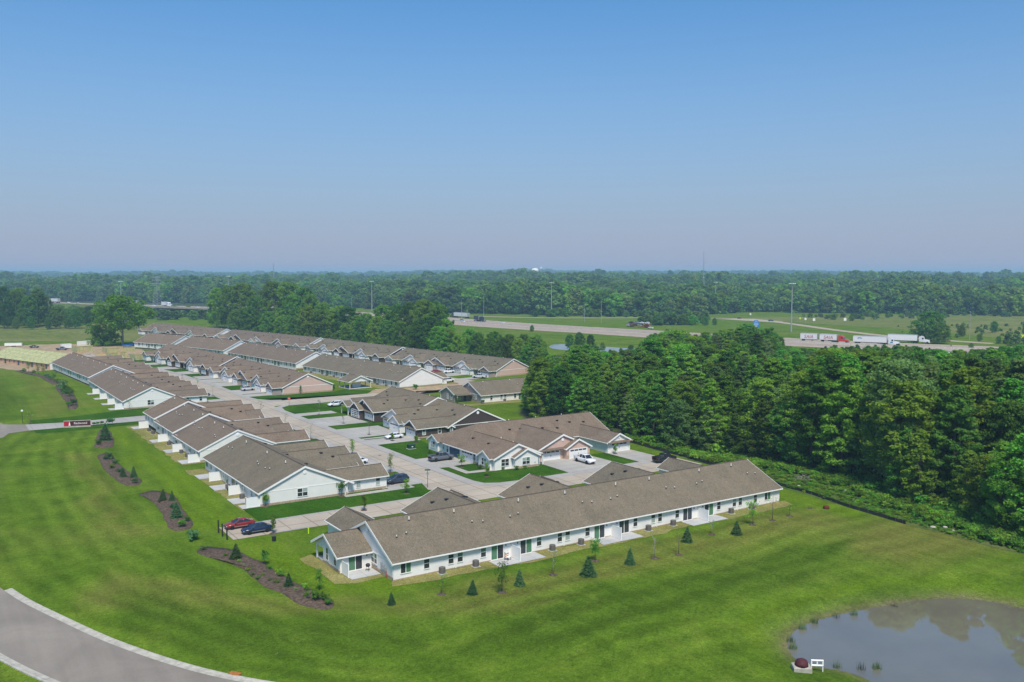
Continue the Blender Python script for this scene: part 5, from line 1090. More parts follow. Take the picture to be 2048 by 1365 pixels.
# ---------------------------------------------------------------- vehicles
PM = {}
def pm(c):
    if c not in PM: PM[c] = paint('paint_'+str(len(PM)), c)
    return PM[c]
def wheel_meshes(r, w):
    def f():
        t = MB().rings([[(math.cos(a)*rad, yy, math.sin(a)*rad) for a in [2*math.pi*i/16 for i in range(16)]] for rad, yy in ((r*.62,-w/2),(r*.95,-w/2),(r,-w*.3),(r,w*.3),(r*.95,w/2),(r*.62,w/2))])
        rm = MB().rings([[(math.cos(a)*rad, yy, math.sin(a)*rad) for a in [2*math.pi*i/16 for i in range(16)]] for rad, yy in ((r*.62,-w*.42),(r*.5,-w*.46),(r*.5,w*.46),(r*.62,w*.42))])
        return t.mesh('tyre', M['rubber'], True), rm.mesh('rim', M['rim'])
    return cached(('wheel', r, w), f)
def wheels(o, xs_, y, r=.34, w=.24):
    t, rm = wheel_meshes(r, w)
    for x in xs_:
        for s in (-1, 1): wh = link('wheel', t, o, (x, s*y, r)); link('rim', rm, wh)
def loft_body(st, zl=.28):
    rg = []
    for x, zt, hw, lo in st: rg.append([(x,-hw*.92,zl+lo),(x,-hw,zl+lo+.18),(x,-hw,zt-.14),(x,-hw*.9,zt),(x,hw*.9,zt),(x,hw,zt-.14),(x,hw,zl+lo+.18),(x,hw*.92,zl+lo)])
    return MB().rings(rg)
def car(label, kind, col, p, q, heading, name=None, grp='parked cars', simple=False, z=.09):
    c = pm(col); nm = name or {'sedan':'car','suv':'sport_utility_vehicle','pickup':'pickup_truck','van':'van','coupe':'car'}[kind]
    o = thing(nm, label, {'pickup':'pickup truck','van':'van','suv':'car'}.get(kind, 'car'), (p, q, z), heading, grp)
    if kind in ('sedan', 'coupe'):
        body = [(-2.42,.78,.72,.1),(-2.3,.96,.84,.02),(-1.7,1.02,.91,0),(-.6,.98,.92,0),(.7,.97,.92,0),(1.5,.90,.91,0),(2.2,.78,.86,.02),(2.42,.62,.68,.08)]
        gb = (-1.95,1.15,-1.05,.2,.98,1.44); wx = (-1.45,1.45); R_, ty = .34, .835
    elif kind == 'suv':
        body = [(-2.35,.9,.78,.12),(-2.28,1.1,.88,.05),(-1.6,1.14,.94,.02),(-.4,1.12,.95,.02),(.8,1.1,.95,.02),(1.6,1.04,.93,.02),(2.2,.92,.88,.05),(2.4,.7,.72,.12)]
        gb = (-2.22,1.25,-1.75,.3,1.1,1.72); wx = (-1.42,1.45); R_, ty = .38, .865
    else:
        body = [(-2.9,1.1,.90,.22),(-2.85,1.16,.96,.15),(-1.6,1.16,.99,.08),(0,1.16,.99,.08),(1.4,1.16,.99,.08),(2.3,1.12,.97,.08),(2.8,1.04,.93,.1),(2.95,.85,.84,.18)]
        gb = (-.95,1.65,-.75,.85,1.14,1.88); wx = (-1.75,1.85); R_, ty = .43, .905
    bd = loft_body(body).obj('body', c, o, True)
    x0, x1, t0, t1, zb, zt = gb; wb, wt = body[3][2]*.9, body[3][2]*.70
    MB().rings([[(x0,-wb,zb-.06),(x1,-wb,zb-.06),(x1,wb,zb-.06),(x0,wb,zb-.06)],[(t0,-wt,zt-.03),(t1,-wt,zt-.03),(t1,wt,zt-.03),(t0,wt,zt-.03)]]).obj('windows', M['cglass'], o)
    MB().rings([[(t0-.06,-wt-.03,zt-.06),(t1+.08,-wt-.03,zt-.06),(t1+.08,wt+.03,zt-.06),(t0-.06,wt+.03,zt-.06)],[(t0+.12,-wt*.9,zt+.04),(t1-.12,-wt*.9,zt+.04),(t1-.12,wt*.9,zt+.04),(t0+.12,wt*.9,zt+.04)]]).obj('roof', c, o, True)
    pl = MB(); mid = (t0+t1)/2-.05
    for s in (-1, 1):
        for (xa, xb) in ((x0,t0),(x1,t1),(mid,mid)): pl.tube((xa, s*(wb+.005), zb-.05), (xb, s*(wt+.01), zt-.03), .055, .045, 5)
        if kind == 'suv' : pl.tube((x0+.75, s*(wb+.005), zb-.05), (t0+.55, s*(wt+.01), zt-.03), .05, .045, 5)
    pl.obj('pillars', c, o)
    wheels(o, wx, ty, R_)
    if simple: return o
    fx, rx = body[-1][0], body[0][0]; zf = body[-2][1]-.16
    for s in (-1, 1):
        MB().box(fx-.28,fx-.06,s*.62-.16,s*.62+.16,zf-.08,zf+.05).obj('headlight', M['lens'], o); MB().box(rx-.005,rx+.1,s*.66-.14,s*.66+.14,body[1][1]-.3,body[1][1]-.1).obj('tail_light', M['tail'], o)
        MB().box(x1-.35,x1-.15,s*(body[3][2]+.08)-.1,s*(body[3][2]+.08)+.1,zb-.02,zb+.14).obj('mirror', c, o)
    MB().box(fx-.1,fx+.012,-.5,.5,.42,.6).obj('grille', M['black'], o); MB().box(rx-.02,rx+.03,-.75,.75,.36,.5).obj('bumper', M['black'] if kind != 'sedan' else c, o)
    if kind == 'pickup':
        MB().box(-2.75,-1.05,-.78,.78,1.1,1.175).obj('bed_liner', M['black'], o)
        MB().box(-2.86,-1.0,-.95,-.80,1.12,1.36).box(-2.86,-1.0,.80,.95,1.12,1.36).box(-2.9,-2.78,-.95,.95,.75,1.36).obj('bed_side', c, o)
    if kind == 'sedan':
        for s in (-1, 1): MB().box(-1.1,1.1,s*.925-.012,s*.925+.012,.4,.45).obj('chrome_strip', M['rim'], o)
    return o
WHT, SIL, BLK, RED = (.80,.80,.80), (.52,.52,.53), (.018,.018,.02), (.24,.020,.016)
P_ = math.pi
car('red saloon car parked at the end of the cross street', 'sedan', RED, 42.7, 147.3, P_)
car('dark blue saloon car parked in front of the red car', 'sedan', (.012,.025,.07), 44.2, 142.9, P_)
car('dark blue estate car on the drive beside the short terrace', 'suv', (.03,.045,.075), 78.6, 161.7, P_)
car('white car half hidden behind the garage roof of the short terrace', 'sedan', WHT, 79.2, 183.0, P_)
car('grey pickup truck at the open garage of the corner house', 'pickup', (.12,.13,.145), 96.6, 176.2, 0)
car('white sports car with black roof stripe on the drive of the brown house', 'coupe', WHT, 99.6, 206.6, P_)
car('white pickup truck on the drive of the peach double garage', 'pickup', WHT, 122.3, 156.6, -P_/2)
car('black pickup truck on the street behind the longest terrace', 'pickup', BLK, 137.8, 147.6, 0)
car('white car parked at the far porch of the brown house', 'suv', WHT, 108.6, 267.5, P_)
car('silver sport utility car on the drive of the peach-ended terrace', 'suv', SIL, 97.2, 321.5, 0.05)
car('dark blue car parked beside the far gable by the street', 'suv', (.035,.05,.08), 79.5, 314.2, 0)
car('red car in front of the back terrace', 'sedan', (.45,.02,.03), 181.5, 334.5, .1); car('white pickup truck beside the red car at the back terrace', 'pickup', WHT, 185.4, 331.5, .1)
car('white pickup truck behind the plain white gable end', 'pickup', WHT, 169.5, 303.5, .2); car('pale pickup truck near the peach gable of the back terrace', 'pickup', (.6,.6,.6), 187.0, 308.5, 2.2)
# heavy vehicles
def lettering(text, parent, loc, size, mat, rot=(R(90),0,0), align='CENTER', shear=0):
    cu = bpy.data.curves.new('lettering', 'FONT'); cu.body = text; cu.size = size; cu.align_x = align; cu.extrude = .01; cu.shear = shear; cu.materials.append(mat)
    tmp = bpy.data.objects.new('lettering', cu); me = bpy.data.meshes.new_from_object(tmp); bpy.data.objects.remove(tmp)
    o = bpy.data.objects.new('lettering', me); COL.objects.link(o); o.parent = parent; o.location = loc; o.rotation_euler = rot; return o
def semi(label, x, y, heading, cab, trailers=((13.6, WHT),), texts=None, z=.12, decor=None, cat='truck', tanker=False):
    """tractor faces local +x; origin under the fifth wheel"""
    o = thing('semi_truck', label, cat, (*W(x, y), z), heading, 'lorries on the motorway'); o.scale = (1.22,)*3; c = pm(cab)
    cb = MB().rings([[(-.9,-1.2,.9),(-.9,1.2,.9),(-.9,1.2,3.3),(-.9,-1.2,3.3)],[(.2,-1.22,.8),(.2,1.22,.8),(.2,1.2,3.75),(.2,-1.2,3.75)],[(1.5,-1.22,.7),(1.5,1.22,.7),(1.35,1.1,3.3),(1.35,-1.1,3.3)],[(2.1,-1.2,.7),(2.1,1.2,.7),(1.9,1.1,2.1),(1.9,-1.1,2.1)],[(4.0,-1.0,.6),(4.0,1.0,.6),(3.9,.85,1.75),(3.9,-.85,1.75)]]).obj('cab', c, o)
    MB().rings([[(1.52,-1.0,2.2),(1.52,1.0,2.2),(1.40,.95,2.95),(1.40,-.95,2.95)],[(1.93,-.98,2.12),(1.93,.98,2.12),(1.42,.9,3.1),(1.42,-.9,3.1)]]).obj('windscreen', M['cglass'], cb)
    MB().box(.5,1.3,-1.235,-1.2,2.1,2.9).box(.5,1.3,1.2,1.235,2.1,2.9).obj('side_window', M['cglass'], cb)
    MB().box(3.98,4.08,-.55,.55,.8,1.6).obj('grille', M['rim'], cb); MB().box(3.7,4.2,-1.2,1.2,.45,.75).obj('bumper', c, cb)
    MB().box(-6.2,3.6,-.45,.45,.7,.95).obj('chassis', M['black'], o); MB().tube((-1.1,1.05,.9),(-1.1,1.05,4.0),.09,.09,8).obj('exhaust', M['rim'], o)
    wheels(o, (3.0,), 1.0, .5, .34); wheels(o, (-1.9,-3.2), .95, .5, .5)
    xe = -1.6
    for k, (L, tc) in enumerate(trailers):
        xa, xb = xe-L, xe
        if tanker: tr = MB().rings([[(x_, math.cos(a)*r_*1.2, 2.3+math.sin(a)*r_*1.1) for a in [2*P_*i/14 for i in range(14)]] for x_, r_ in ((xa,.7),(xa+.5,1),(xb-.5,1),(xb,.7))]).obj('trailer', pm(tc), o, True)
        else:
            tr = MB().box(xa, xb, -1.28, 1.28, 1.15, 4.1).obj('trailer', pm(tc), o)
            rb = MB()
            for s in (-1, 1): rb.box(xa, xb, s*1.29-.012, s*1.29+.012, 1.15, 1.32).box(xa, xb, s*1.29-.012, s*1.29+.012, 3.98, 4.12)
            for xx in (xa, xb): rb.box(xx-.05, xx+.05, -1.30, 1.30, 1.1, 4.12)
            rb.obj('rail', M['rim'], tr)
        MB().box(xa+.5, xb-.5, -.5,.5,.9,1.14).box(xb-2.9,xb-2.7,-.9,-.7,.2,1.1).box(xb-2.9,xb-2.7,.7,.9,.2,1.1).obj('undercarriage', M['black'], o)
        wheels(o, (xa+1.2, xa+2.5) if L > 10 else (xa+1.2,), .95, .5, .5)
        if texts and texts[k]: lettering(texts[k][0], tr, (texts[k][3] if len(texts[k]) > 3 else (xa+xb)/2, -1.31, 1.75), texts[k][1], texts[k][2], shear=.2)
        xe = xa-1.2
    return o
def hw_heading(x):
    k = min(range(len(HW)-1), key=lambda i: abs(HW[i][0]-x)); a, b = HWW[k], HWW[k+1]; return math.atan2(b[1]-a[1], b[0]-a[0])
red_t = plain('red_print', (.42,.02,.03), .5, .3, .05); blue_t = plain('blue_print', (.04,.22,.40), .5, .3, .05)
semi('red tractor unit pulling two white trailers, the front one lettered in red', 200, 546, hw_heading(194), (.55,.035,.02), ((8.6,WHT),(8.6,WHT)), (('SAIA',2.3,red_t),('SAIA',2.3,red_t)))
sw = semi('white tractor and long white trailer with blue emblem nearest the wood', 222, 526, hw_heading(226), (.75,.77,.80), ((15.5,WHT),))
mb = MB()
for k in range(7): a0, a1 = P_*k/7, P_*(k+1)/7; mb.add([(-14+math.cos(a0)*1.0,-1.30,3+math.sin(a0)*.5),(-14+math.cos(a1)*1.0,-1.30,3+math.sin(a1)*.5),(-14+math.cos(a1)*.72,-1.30,2.9+math.sin(a1)*.3),(-14+math.cos(a0)*.72,-1.30,2.9+math.sin(a0)*.3)], [(0,1,2,3)])
mb.box(-15.2,-12.8,-1.305,-1.295,2.75,2.85).obj('emblem', blue_t, sw); box('emblem', blue_t, sw, .0, 1.2, -1.25, -1.225, 1.2, 1.8)
semi('white trailer truck behind the other at the right end of the motorway', 247, 542, hw_heading(247), (.7,.7,.72), ((13.6,WHT),))
semi('dark tractor with a short dark box at the left of the motorway', -27, 790, hw_heading(-27), (.02,.025,.035), ((6.2,(.03,.035,.05)),))
semi('long white trailer pulled by a dark tractor at the left of the motorway', -56, 868, hw_heading(-40)+P_, (.02,.03,.05), ((19,WHT),))
# car carrier
cx, cy_ = W(100,706); cch = hw_heading(100)+P_
cc = thing('car_carrier', 'red car carrier loaded with cars on the motorway', 'truck', (cx, cy_, .12), cch, 'lorries on the motorway'); cr = pm((.42,.02,.025))
MB().rings([[(9.2,-1.2,.7),(9.2,1.2,.7),(9.2,1.2,2.9),(9.2,-1.2,2.9)],[(11,-1.2,.7),(11,1.2,.7),(10.8,1.1,2.8),(10.8,-1.1,2.8)],[(12.6,-1.05,.6),(12.6,1.05,.6),(12.5,.95,1.7),(12.5,-.95,1.7)]]).obj('cab', pm((.45,.45,.46)), cc)
MB().box(-11,9,-1.25,1.25,.75,1.0).box(-11,11.5,-1.25,1.25,2.75,2.9).obj('deck', cr, cc); fr_ = MB()
for x_ in (-10.8,-6,-1,4,8.6):
    for s in (-1, 1): fr_.box(x_-.12,x_+.12,s*1.2-.08,s*1.2+.08,.9,2.9)
fr_.obj('frame', cr, cc); wheels(cc, (11.6,8.2,7.0,-6.5,-7.8), .95, .5, .4)
ch_, sh_ = math.cos(cch), math.sin(cch)
for k, (dx, zz, c_) in enumerate(((8.6,3.0,BLK),(3.2,3.0,(.25,.27,.3)),(-2.2,3.0,WHT),(-7.6,3.0,WHT),(5.0,1.1,RED),(-1,1.1,WHT),(-7,1.1,(.06,.07,.1)))):
    car(f'{["black","grey","white","white","red","white","dark"][k]} car on the {"upper" if zz > 2 else "lower"} deck of the car carrier, {ORD[k % 4]} from its cab', 'suv' if k % 2 else 'sedan', c_, cx+ch_*dx, cy_+sh_*dx, cch, grp='cars on the car carrier', simple=True, z=zz)
def hcar(label, kind, col, x, y, back=False): car(label, kind, col, *W(x, y), hw_heading(x)+(P_ if back else 0), grp='cars on the motorway', simple=True, z=.17)
hcar('white van on the motorway below the dark truck', 'suv', WHT, -42.5, 781); hcar('dark car just behind the white van on the motorway', 'suv', BLK, -44, 795)
hcar('white saloon car alone on the motorway', 'sedan', WHT, -8, 757); hcar('white car just passing the car carrier', 'sedan', WHT, 106, 686)
car('dark red car on the slip road', 'sedan', (.12,.02,.02), *W(212,838), 0.2, grp='cars on the motorway', simple=True, z=.17); car('dark blue car on the slip road', 'sedan', (.03,.05,.09), *W(229,795), -1, grp='cars on the motorway', simple=True, z=.17)
for k, (u, Z, c_) in enumerate(((1905,470,WHT),(1935,466,SIL),(1985,462,WHT))): car(f'{["white","silver","white"][k]} car glimpsed through trees beyond the lorries, {ORD[k]} from them', 'sedan', c_, *W((u-1024)*Z/1800, Z), hw_heading(330), grp='cars on the motorway', simple=True, z=.17)
# ---------------------------------------------------------------- overpass on the left
BA, BB = Vector(W(-268,850)), Vector(W(-560,1058)); bl = (BB-BA).length; bang = math.atan2((BB-BA).y, (BB-BA).x)
br = thing('road_bridge', 'concrete motorway overpass on piers beyond the lone tree', 'bridge', (BA.x, BA.y, 0), bang)
MB().box(0,150,-8,8,8.0,9.0).obj('deck', M['hwy'], br)
for k in range(5): MB().box(0,150,-6.6+k*3.2,-6.2+k*3.2,6.4,8.0).obj('girder', plain('steel_girder', (.05,.06,.07)) if k == 0 else M['door_dark'], br)
for s in (-1, 1): MB().box(0,150,s*7.9-.15,s*7.9+.15,9.0,9.8).obj('parapet', M['kerb'], br)
for x_ in (60, 84):
    pr = MB().box(x_-1,x_+1,-7,7,5.6,6.4)
    for y_ in (-5,0,5): pr.box(x_-.7,x_+.7,y_-.7,y_+.7,-.5,5.6)
    pr.obj('pier', M['kerb'], br)
MB().rings([[(118,-9,0),(118,9,0),(124,9,7.9),(124,-9,7.9)],[(152,-22,-.2),(152,22,-.2),(152,9,7.9),(152,-9,7.9)]]).obj('abutment', M['gutter'], br)
mb = MB(); mb.rings([[(151,-24,-.2),(151,24,-.2),(151,8.5,8.9),(151,-8.5,8.9)],[(900,-24,-.2),(900,24,-.2),(900,8.5,8.9),(900,-8.5,8.9)]])
o = mb.obj('embankment', M['rough']); o.location = (BA.x, BA.y, 0); o.rotation_euler = (0,0,bang); o['kind'] = 'structure'
o = MB().box(150.5,900,-8,8,8.93,9.02).obj('road', M['hwy']); o.location = (BA.x, BA.y, 0); o.rotation_euler = (0,0,bang); o['kind'] = 'structure'
ribbon('road', [W(*a) for a in [(-640,925),(-480,912),(-380,905),(-300,895),(-200,905)]], -4, 4, .12, M['conc'])
def onbridge(t, d): v = BA+(BB-BA).normalized()*t+Vector((-math.sin(bang), math.cos(bang)))*d; return v.x, v.y
def btruck(label, t, d, heading, cab, tl, tc, tank=False):
    s = semi(label, 0, 0, heading, cab, ((tl, tc),), z=9.05, tanker=tank); s.location = (*onbridge(t, d), 9.05); s['group'] = 'vehicles on the overpass'
btruck('white trailer truck at the left end of the overpass', 318, 3, bang, (.6,.6,.62), 13.5, WHT); btruck('white tanker lorry beside the lone tree on the overpass', 152, 3, bang+P_, (.6,.5,.05), 11, (.7,.72,.75), True)
btruck('white trailer truck behind the tanker on the overpass', 168, -2, bang, (.5,.52,.55), 12, WHT); btruck('white box truck right of the lone tree on the overpass', 92, 2, bang+P_, WHT, 6.5, WHT)
for k, (t, c_) in enumerate(((112,WHT),(40,WHT),(255,SIL),(275,WHT),(345,WHT))): car(f'{"white" if c_ == WHT else "silver"} car on the overpass, {ORD[k]} from the right' if k < 2 else f'{"white" if c_ == WHT else "silver"} car on the left half of the overpass, {ORD[k-2]} from the lone tree', 'suv', c_, *onbridge(t, 5.5), bang, grp='vehicles on the overpass', simple=True, z=9.06)
# ---------------------------------------------------------------- lamps, masts and towers
def mast(label, x, y, h, z=0):
    o = thing('high_mast_light', label, 'light mast', (*W(x, y), z), 0, 'high-mast lights along the motorway')
    MB().tube((0,0,-.5),(0,0,h),.55,.22,10).obj('pole', M['grey_metal'], o); MB().lathe([(.2,h-.6),(1.5,h-.5),(1.5,h-.2),(.2,h)], 12).obj('ring', M['grey_metal'], o)
    for k in range(6): a = k*P_/3; MB().box(-.5,.5,-.35,.35,-.3,.15).obj('lamp_head', M['trim'], o, loc=(math.cos(a)*1.9, math.sin(a)*1.9, h-.45))
    return o
for k, (x, y, h, w) in enumerate([(-434,1000,34,'behind the lone tree'),(-346,1100,39.5,'above the left end of the tall belt'),(-159.4,1024,34,'left of the gap where the motorway shows'),(39,891,33.6,'in the middle of the motorway slip road'),(214,947,33.6,'behind the bright verge bushes'),(201,646.6,35.5,'on the grass beside the blue sign')]): mast('tall grey light mast '+w, x, y, h)
def lamp(label, x, y, h):
    o = thing('street_lamp', label, 'street lamp', (*W(x, y), 0), YAW, 'motorway street lamps'); MB().tube((0,0,-.3),(0,0,h),.22,.1,8).obj('pole', M['grey_metal'], o); MB().tube((0,0,h-.1),(2.6,0,h+.3),.07,.05,6).obj('arm', M['grey_metal'], o); MB().box(2.3,3.3,-.18,.18,h+.2,h+.4).obj('lamp_head', M['trim'], o)
for x, y, h, w in [(-46,823,19,'in front of the white trailer at the left of the motorway'),(-28,891,21,'behind the dark truck on the motorway'),(63,780.6,15,'lower of the two left of the car carrier'),(76,764.8,20,'taller of the two left of the car carrier'),(292,573,17.5,'at the right edge beside the meadow'),(-193,1083,15.5,'left of the tall mast above the tree belt')]: lamp('slim street lamp '+w, x, y, h)
x, y = W(66,2600); wt = thing('water_tower', 'white water tower on the horizon', 'water tower', (x, y, 17)); MB().lathe([(1.5,26),(9,29),(10.5,33),(10.5,36),(8,40),(2,41.5)], 20).obj('tank', M['trim'], wt, True)
lg = MB()
for k in range(6): a = k*P_/3; lg.tube((math.cos(a)*9,math.sin(a)*9,-3),(math.cos(a)*9,math.sin(a)*9,32),.6,.6,6)
lg.tube((0,0,-3),(0,0,27),1.6,1.6,8).obj('legs', M['trim'], wt)
def lattice(label, x, y, z, h, w, name='radio_mast', cat='radio mast', arms=()):
    o = thing(name, label, cat, (*W(x, y), z), YAW); mb = MB(); n = 12; t = max(w*.016, .16)
    for k in range(n):
        a, b = w/2*(1-k/n*.75), w/2*(1-(k+1)/n*.75); z0, z1 = h*k/n, h*(k+1)/n
        for sx_, sy_ in ((1,1),(1,-1),(-1,1),(-1,-1)): mb.tube((sx_*a,sy_*a,z0),(sx_*b,sy_*b,z1),t,t,4)
        for s in (1,-1): mb.tube((-a,s*a,z0),(b,s*b,z1),t*.7,t*.7,4); mb.tube((s*a,-a,z0),(s*b,b,z1),t*.7,t*.7,4)
    mb.obj('lattice', M['grey_metal'], o)
    for zz, l in arms: MB().box(-l,l,-w*.08,w*.08,zz-.4,zz+.4).obj('cross_arm', M['grey_metal'], o)
    return o
o = lattice('tall thin radio mast standing above the horizon', 276, 1300, 1, 46, 3); MB().tube((0,0,45),(0,0,73),.5,.3,6).obj('antenna', M['grey_metal'], o); MB().lathe([(.5,34),(1.5,34.6),(1.5,36),(.5,36.5)], 10).obj('dish_ring', M['grey_metal'], o)
o = lattice('short mobile mast beside the white water tower', 84, 2600, 12, 50, 3.5); MB().lathe([(.5,44),(3,45),(3,49),(.5,50)], 8).obj('antenna', M['trim'], o)
lattice('faint mast on the far left horizon', -581, 2200, 9, 60, 3); lattice('faint lattice power pylon left of the tall tree belt', -453, 1150, 0, 39, 8, 'power_pylon', 'pylon', ((30,9),(34,7),(37.5,5)))
# ---------------------------------------------------------------- signs
def post_sign(label, p, q, z, h, w, sh, mat, rz, name='road_sign', posts=1, grp='motorway signs', bl=None):
    o = thing(name, label, 'sign', (p, q, z), rz, grp)
    for x_ in ((0,) if posts == 1 else (-w*.3, w*.3)): MB().tube((x_,.06,-.2),(x_,.06,h),.05,.05,6).obj('post', M['grey_metal'], o)
    MB().box(-w/2,w/2,-.03,.03,h-sh,h).obj('panel', mat, o); return o
sblue = plain('sign_blue', (.01,.17,.48), .5, .3, .05); syel = plain('sign_yellow', (.62,.72,.03), .5, .3, .05)
bx_, by_ = W(170,626); bs = post_sign('large blue service sign in three steps on the motorway verge', bx_, by_, 0, 8.6, 4.4, 3.4, sblue, -YAW, posts=2); MB().box(-1.4,1.4,-.03,.03,8.6,9.8).obj('panel', sblue, bs); MB().box(-1.5,1.5,-.03,.03,3.8,5.18).obj('panel', sblue, bs)
for zz, ww in ((9.1,1.8),(7.7,3.2),(6.6,3.2),(5.7,2.0)): MB().box(-ww/2,ww/2,-.045,-.032,zz-.12,zz+.12).obj('text_line', M['trim'], bs)
for k, (x, y, w, mt) in enumerate([(252,772,1.6,M['trim']),(257,765,2.0,M['trim']),(286,772,2.2,M['trim']),(228,860,1.4,M['trim']),(302,632,3.0,syel),(319,560,3.0,syel),(250,780,1.3,syel)]):
    p, q = W(x, y); post_sign(f'{"yellow" if mt == syel else "small white"} sign, {ORD[k]} along the slip road beyond the motorway', p, q, 0, 4.2, w, w*1.1, mt, -YAW)
# stop sign and street name sign
o = thing('stop_sign', 'red octagonal stop sign at the street corner below the peach gable', 'sign', (96.6,276.1,0), R(-30)); MB().tube((0,.05,-.2),(0,.05,2.9),.04,.04,6).obj('post', M['black'], o)
MB().prism([(math.cos(P_/8+k*P_/4)*.48, 2.5+math.sin(P_/8+k*P_/4)*.48) for k in range(8)], -.02, .02, 'y').obj('plate', plain('sign_red', (.62,.06,.02), .4, .3, .05), o); lettering('STOP', o, (0,-.03,2.4), .3, M['trim'])
o = thing('street_name_sign', 'green street name sign on a dark post at the street corner', 'sign', (81.9,154.9,0), R(-30)); MB().tube((0,0,-.2),(0,0,3.5),.045,.045,6).obj('post', M['black'], o)
sg = plain('sign_green', (.02,.09,.05), .5, .3, .1); MB().box(-.55,.55,-.015,.015,3.45,3.7).obj('name_plate', sg, o); MB().box(-.015,.015,-.55,.55,3.2,3.43).obj('name_plate', sg, o); MB().prism([(math.cos(P_/8+k*P_/4)*.3, 2.85+math.sin(P_/8+k*P_/4)*.3) for k in range(8)], -.04, -.02, 'y').obj('plate', M['grey_metal'], o)
# estate name sign
o = thing('estate_sign', 'long dark red estate sign with white lettering beside the entry road', 'sign', (34.6,270.1,0), R(-16)); dr = plain('sign_dark_red', (.085,.014,.016), .5, .3, .1); brd = plain('sign_bright_red', (.45,.01,.03), .5, .3, .05)
MB().box(-3.4,3.4,-.35,.35,0,.4).obj('base', M['kerb'], o); MB().box(-3.3,-1.9,-.2,.2,.4,1.75).obj('emblem_panel', brd, o); MB().box(-1.9,3.3,-.19,.19,.4,1.75).obj('name_panel', dr, o); MB().box(-3.4,3.4,-.24,.24,1.75,1.85).obj('cap', M['kerb'], o)
tb = MB(); tb.add([(-2.2,-.215,.55),(-1.6,-.215,.55),(-1.9,-.215,1.15)], [(0,1,2)]); tb.add([(-2.12,-.215,.95),(-1.68,-.215,.95),(-1.9,-.215,1.5)], [(0,1,2)]); tb.add([(-2.02,-.215,1.3),(-1.78,-.215,1.3),(-1.9,-.215,1.72)], [(0,1,2)]); tb.obj('tree_emblem', M['trim'], o)
lettering('Redwood', o, (.85,-.21,.85), .85, M['trim'])
for k in range(3): plant_shrub(38.8+k*1.1, 270.5+.2*k, 1.1, f'small dark shrub, {ORD[k]} right of the dark red estate sign', 'shrubs by the estate sign', 'leaf_dark')
# small street furniture
for k, (p, q, h) in enumerate([(39,146.4,2.0),(38.95,143.9,2.0),(39.0,141.5,1.5)]): tag(MB().box(-.09,.09,-.09,.09,-.1,h).box(-.11,.11,-.11,.11,h,h+.06).obj('bollard', M['black'], loc=(p, q, 0)), f'black post, {ORD[k]} counted from the red car at the end of the cross street', 'post', 'black posts at the street end')
tag(MB().box(-.08,.08,-.04,.04,-.1,1.05).box(-.1,.1,-.05,.05,.8,1.05).obj('marker_post', plain('marker_lime', (.55,.80,.02)), loc=(51,137.7,0)), 'lime yellow marker post on the lawn left of the longest terrace', 'post')
tag(MB().lathe([(.22,0),(.3,.1),(.33,.62),(.36,.66),(.36,.72),(.3,.72)], 12).obj('plant_pot', M['black'], loc=(45.0,136.8,gz(45,136.8))), 'black pot on the grass near the parked blue car', 'pot')
gm = plain('utility_green', (.02,.06,.03), .5, .3, .15)
for p, q, l in ((97.3,192.3,'dark green utility box on the lawn by the grey pickup'),(97.5,384.4,'dark green utility box on the verge of the far street')):
    o = thing('utility_box', l, 'utility box', (p, q, .03), 0, 'green utility boxes'); MB().box(-.85,.85,-.6,.6,.05,.9).prism([(-.64,.9),(.64,.9),(.6,1.0),(-.6,1.05)], -.9, .9, 'x').obj('cabinet', gm, o); MB().box(-1,1,-.75,.75,0,.06).obj('pad', M['patio'], o); MB().box(-.2,.2,-.62,-.601,.45,.65).obj('label_plate', M['trim'], o)
o = thing('lamp_post', 'short lamp post on the lawn beside the entry road', 'lamp post', (22.6,285.6,0)); MB().tube((0,0,-.2),(0,0,3.3),.06,.05,8).obj('post', M['black'], o); MB().lathe([(.1,3.3),(.28,3.35),(.3,3.7),(.1,3.85)], 10).obj('lantern', M['trim'], o)
plant_sapling(24.6,286.2,3.2,'thin','yellow-green young tree beside the short lamp post','young trees along the streets','leaf_lime')
# pond outlet
oz = gz(77.6,61.4); o = thing('pond_outlet', 'white concrete drain box with dark red dome and white rail at the pond', 'drain', (77.6,61.4,oz), R(-38))
MB().rings([[(-.95,-.75,-.5),(.95,-.75,-.5),(.95,.75,-.5),(-.95,.75,-.5)],[(-.95,-.75,.5),(.95,-.75,.5),(.95,.75,.5),(-.95,.75,.5)],[(-.86,-.66,.58),(.86,-.66,.58),(.86,.66,.58),(-.86,.66,.58)]]).obj('box', M['kerb'], o)
MB().lathe([(.72,.56),(.70,.85),(.55,1.15),(.25,1.3),(.05,1.32)], 14).obj('dome', plain('dome_maroon', (.085,.024,.028), .7, .2, .3, 4), o, True)
rl = MB(); rl.tube((1.1,.3,.5),(1.1,.3,1.05),.09,.09,6).tube((2.3,.3,.5),(2.3,.3,1.05),.09,.09,6).tube((1.05,.3,1.05),(2.35,.3,1.05),.1,.1,6).tube((1.05,.3,.5),(2.35,.3,.5),.1,.1,6).tube((1.7,.3,.5),(1.7,.3,1.05),.08,.08,6).obj('rail', M['trim'], o); MB().tube((1.1,.3,-.6),(1.1,.3,.5),.06,.06,6).tube((2.3,.3,-.6),(2.3,.3,.5),.06,.06,6).obj('rail_leg', M['trim'], o)
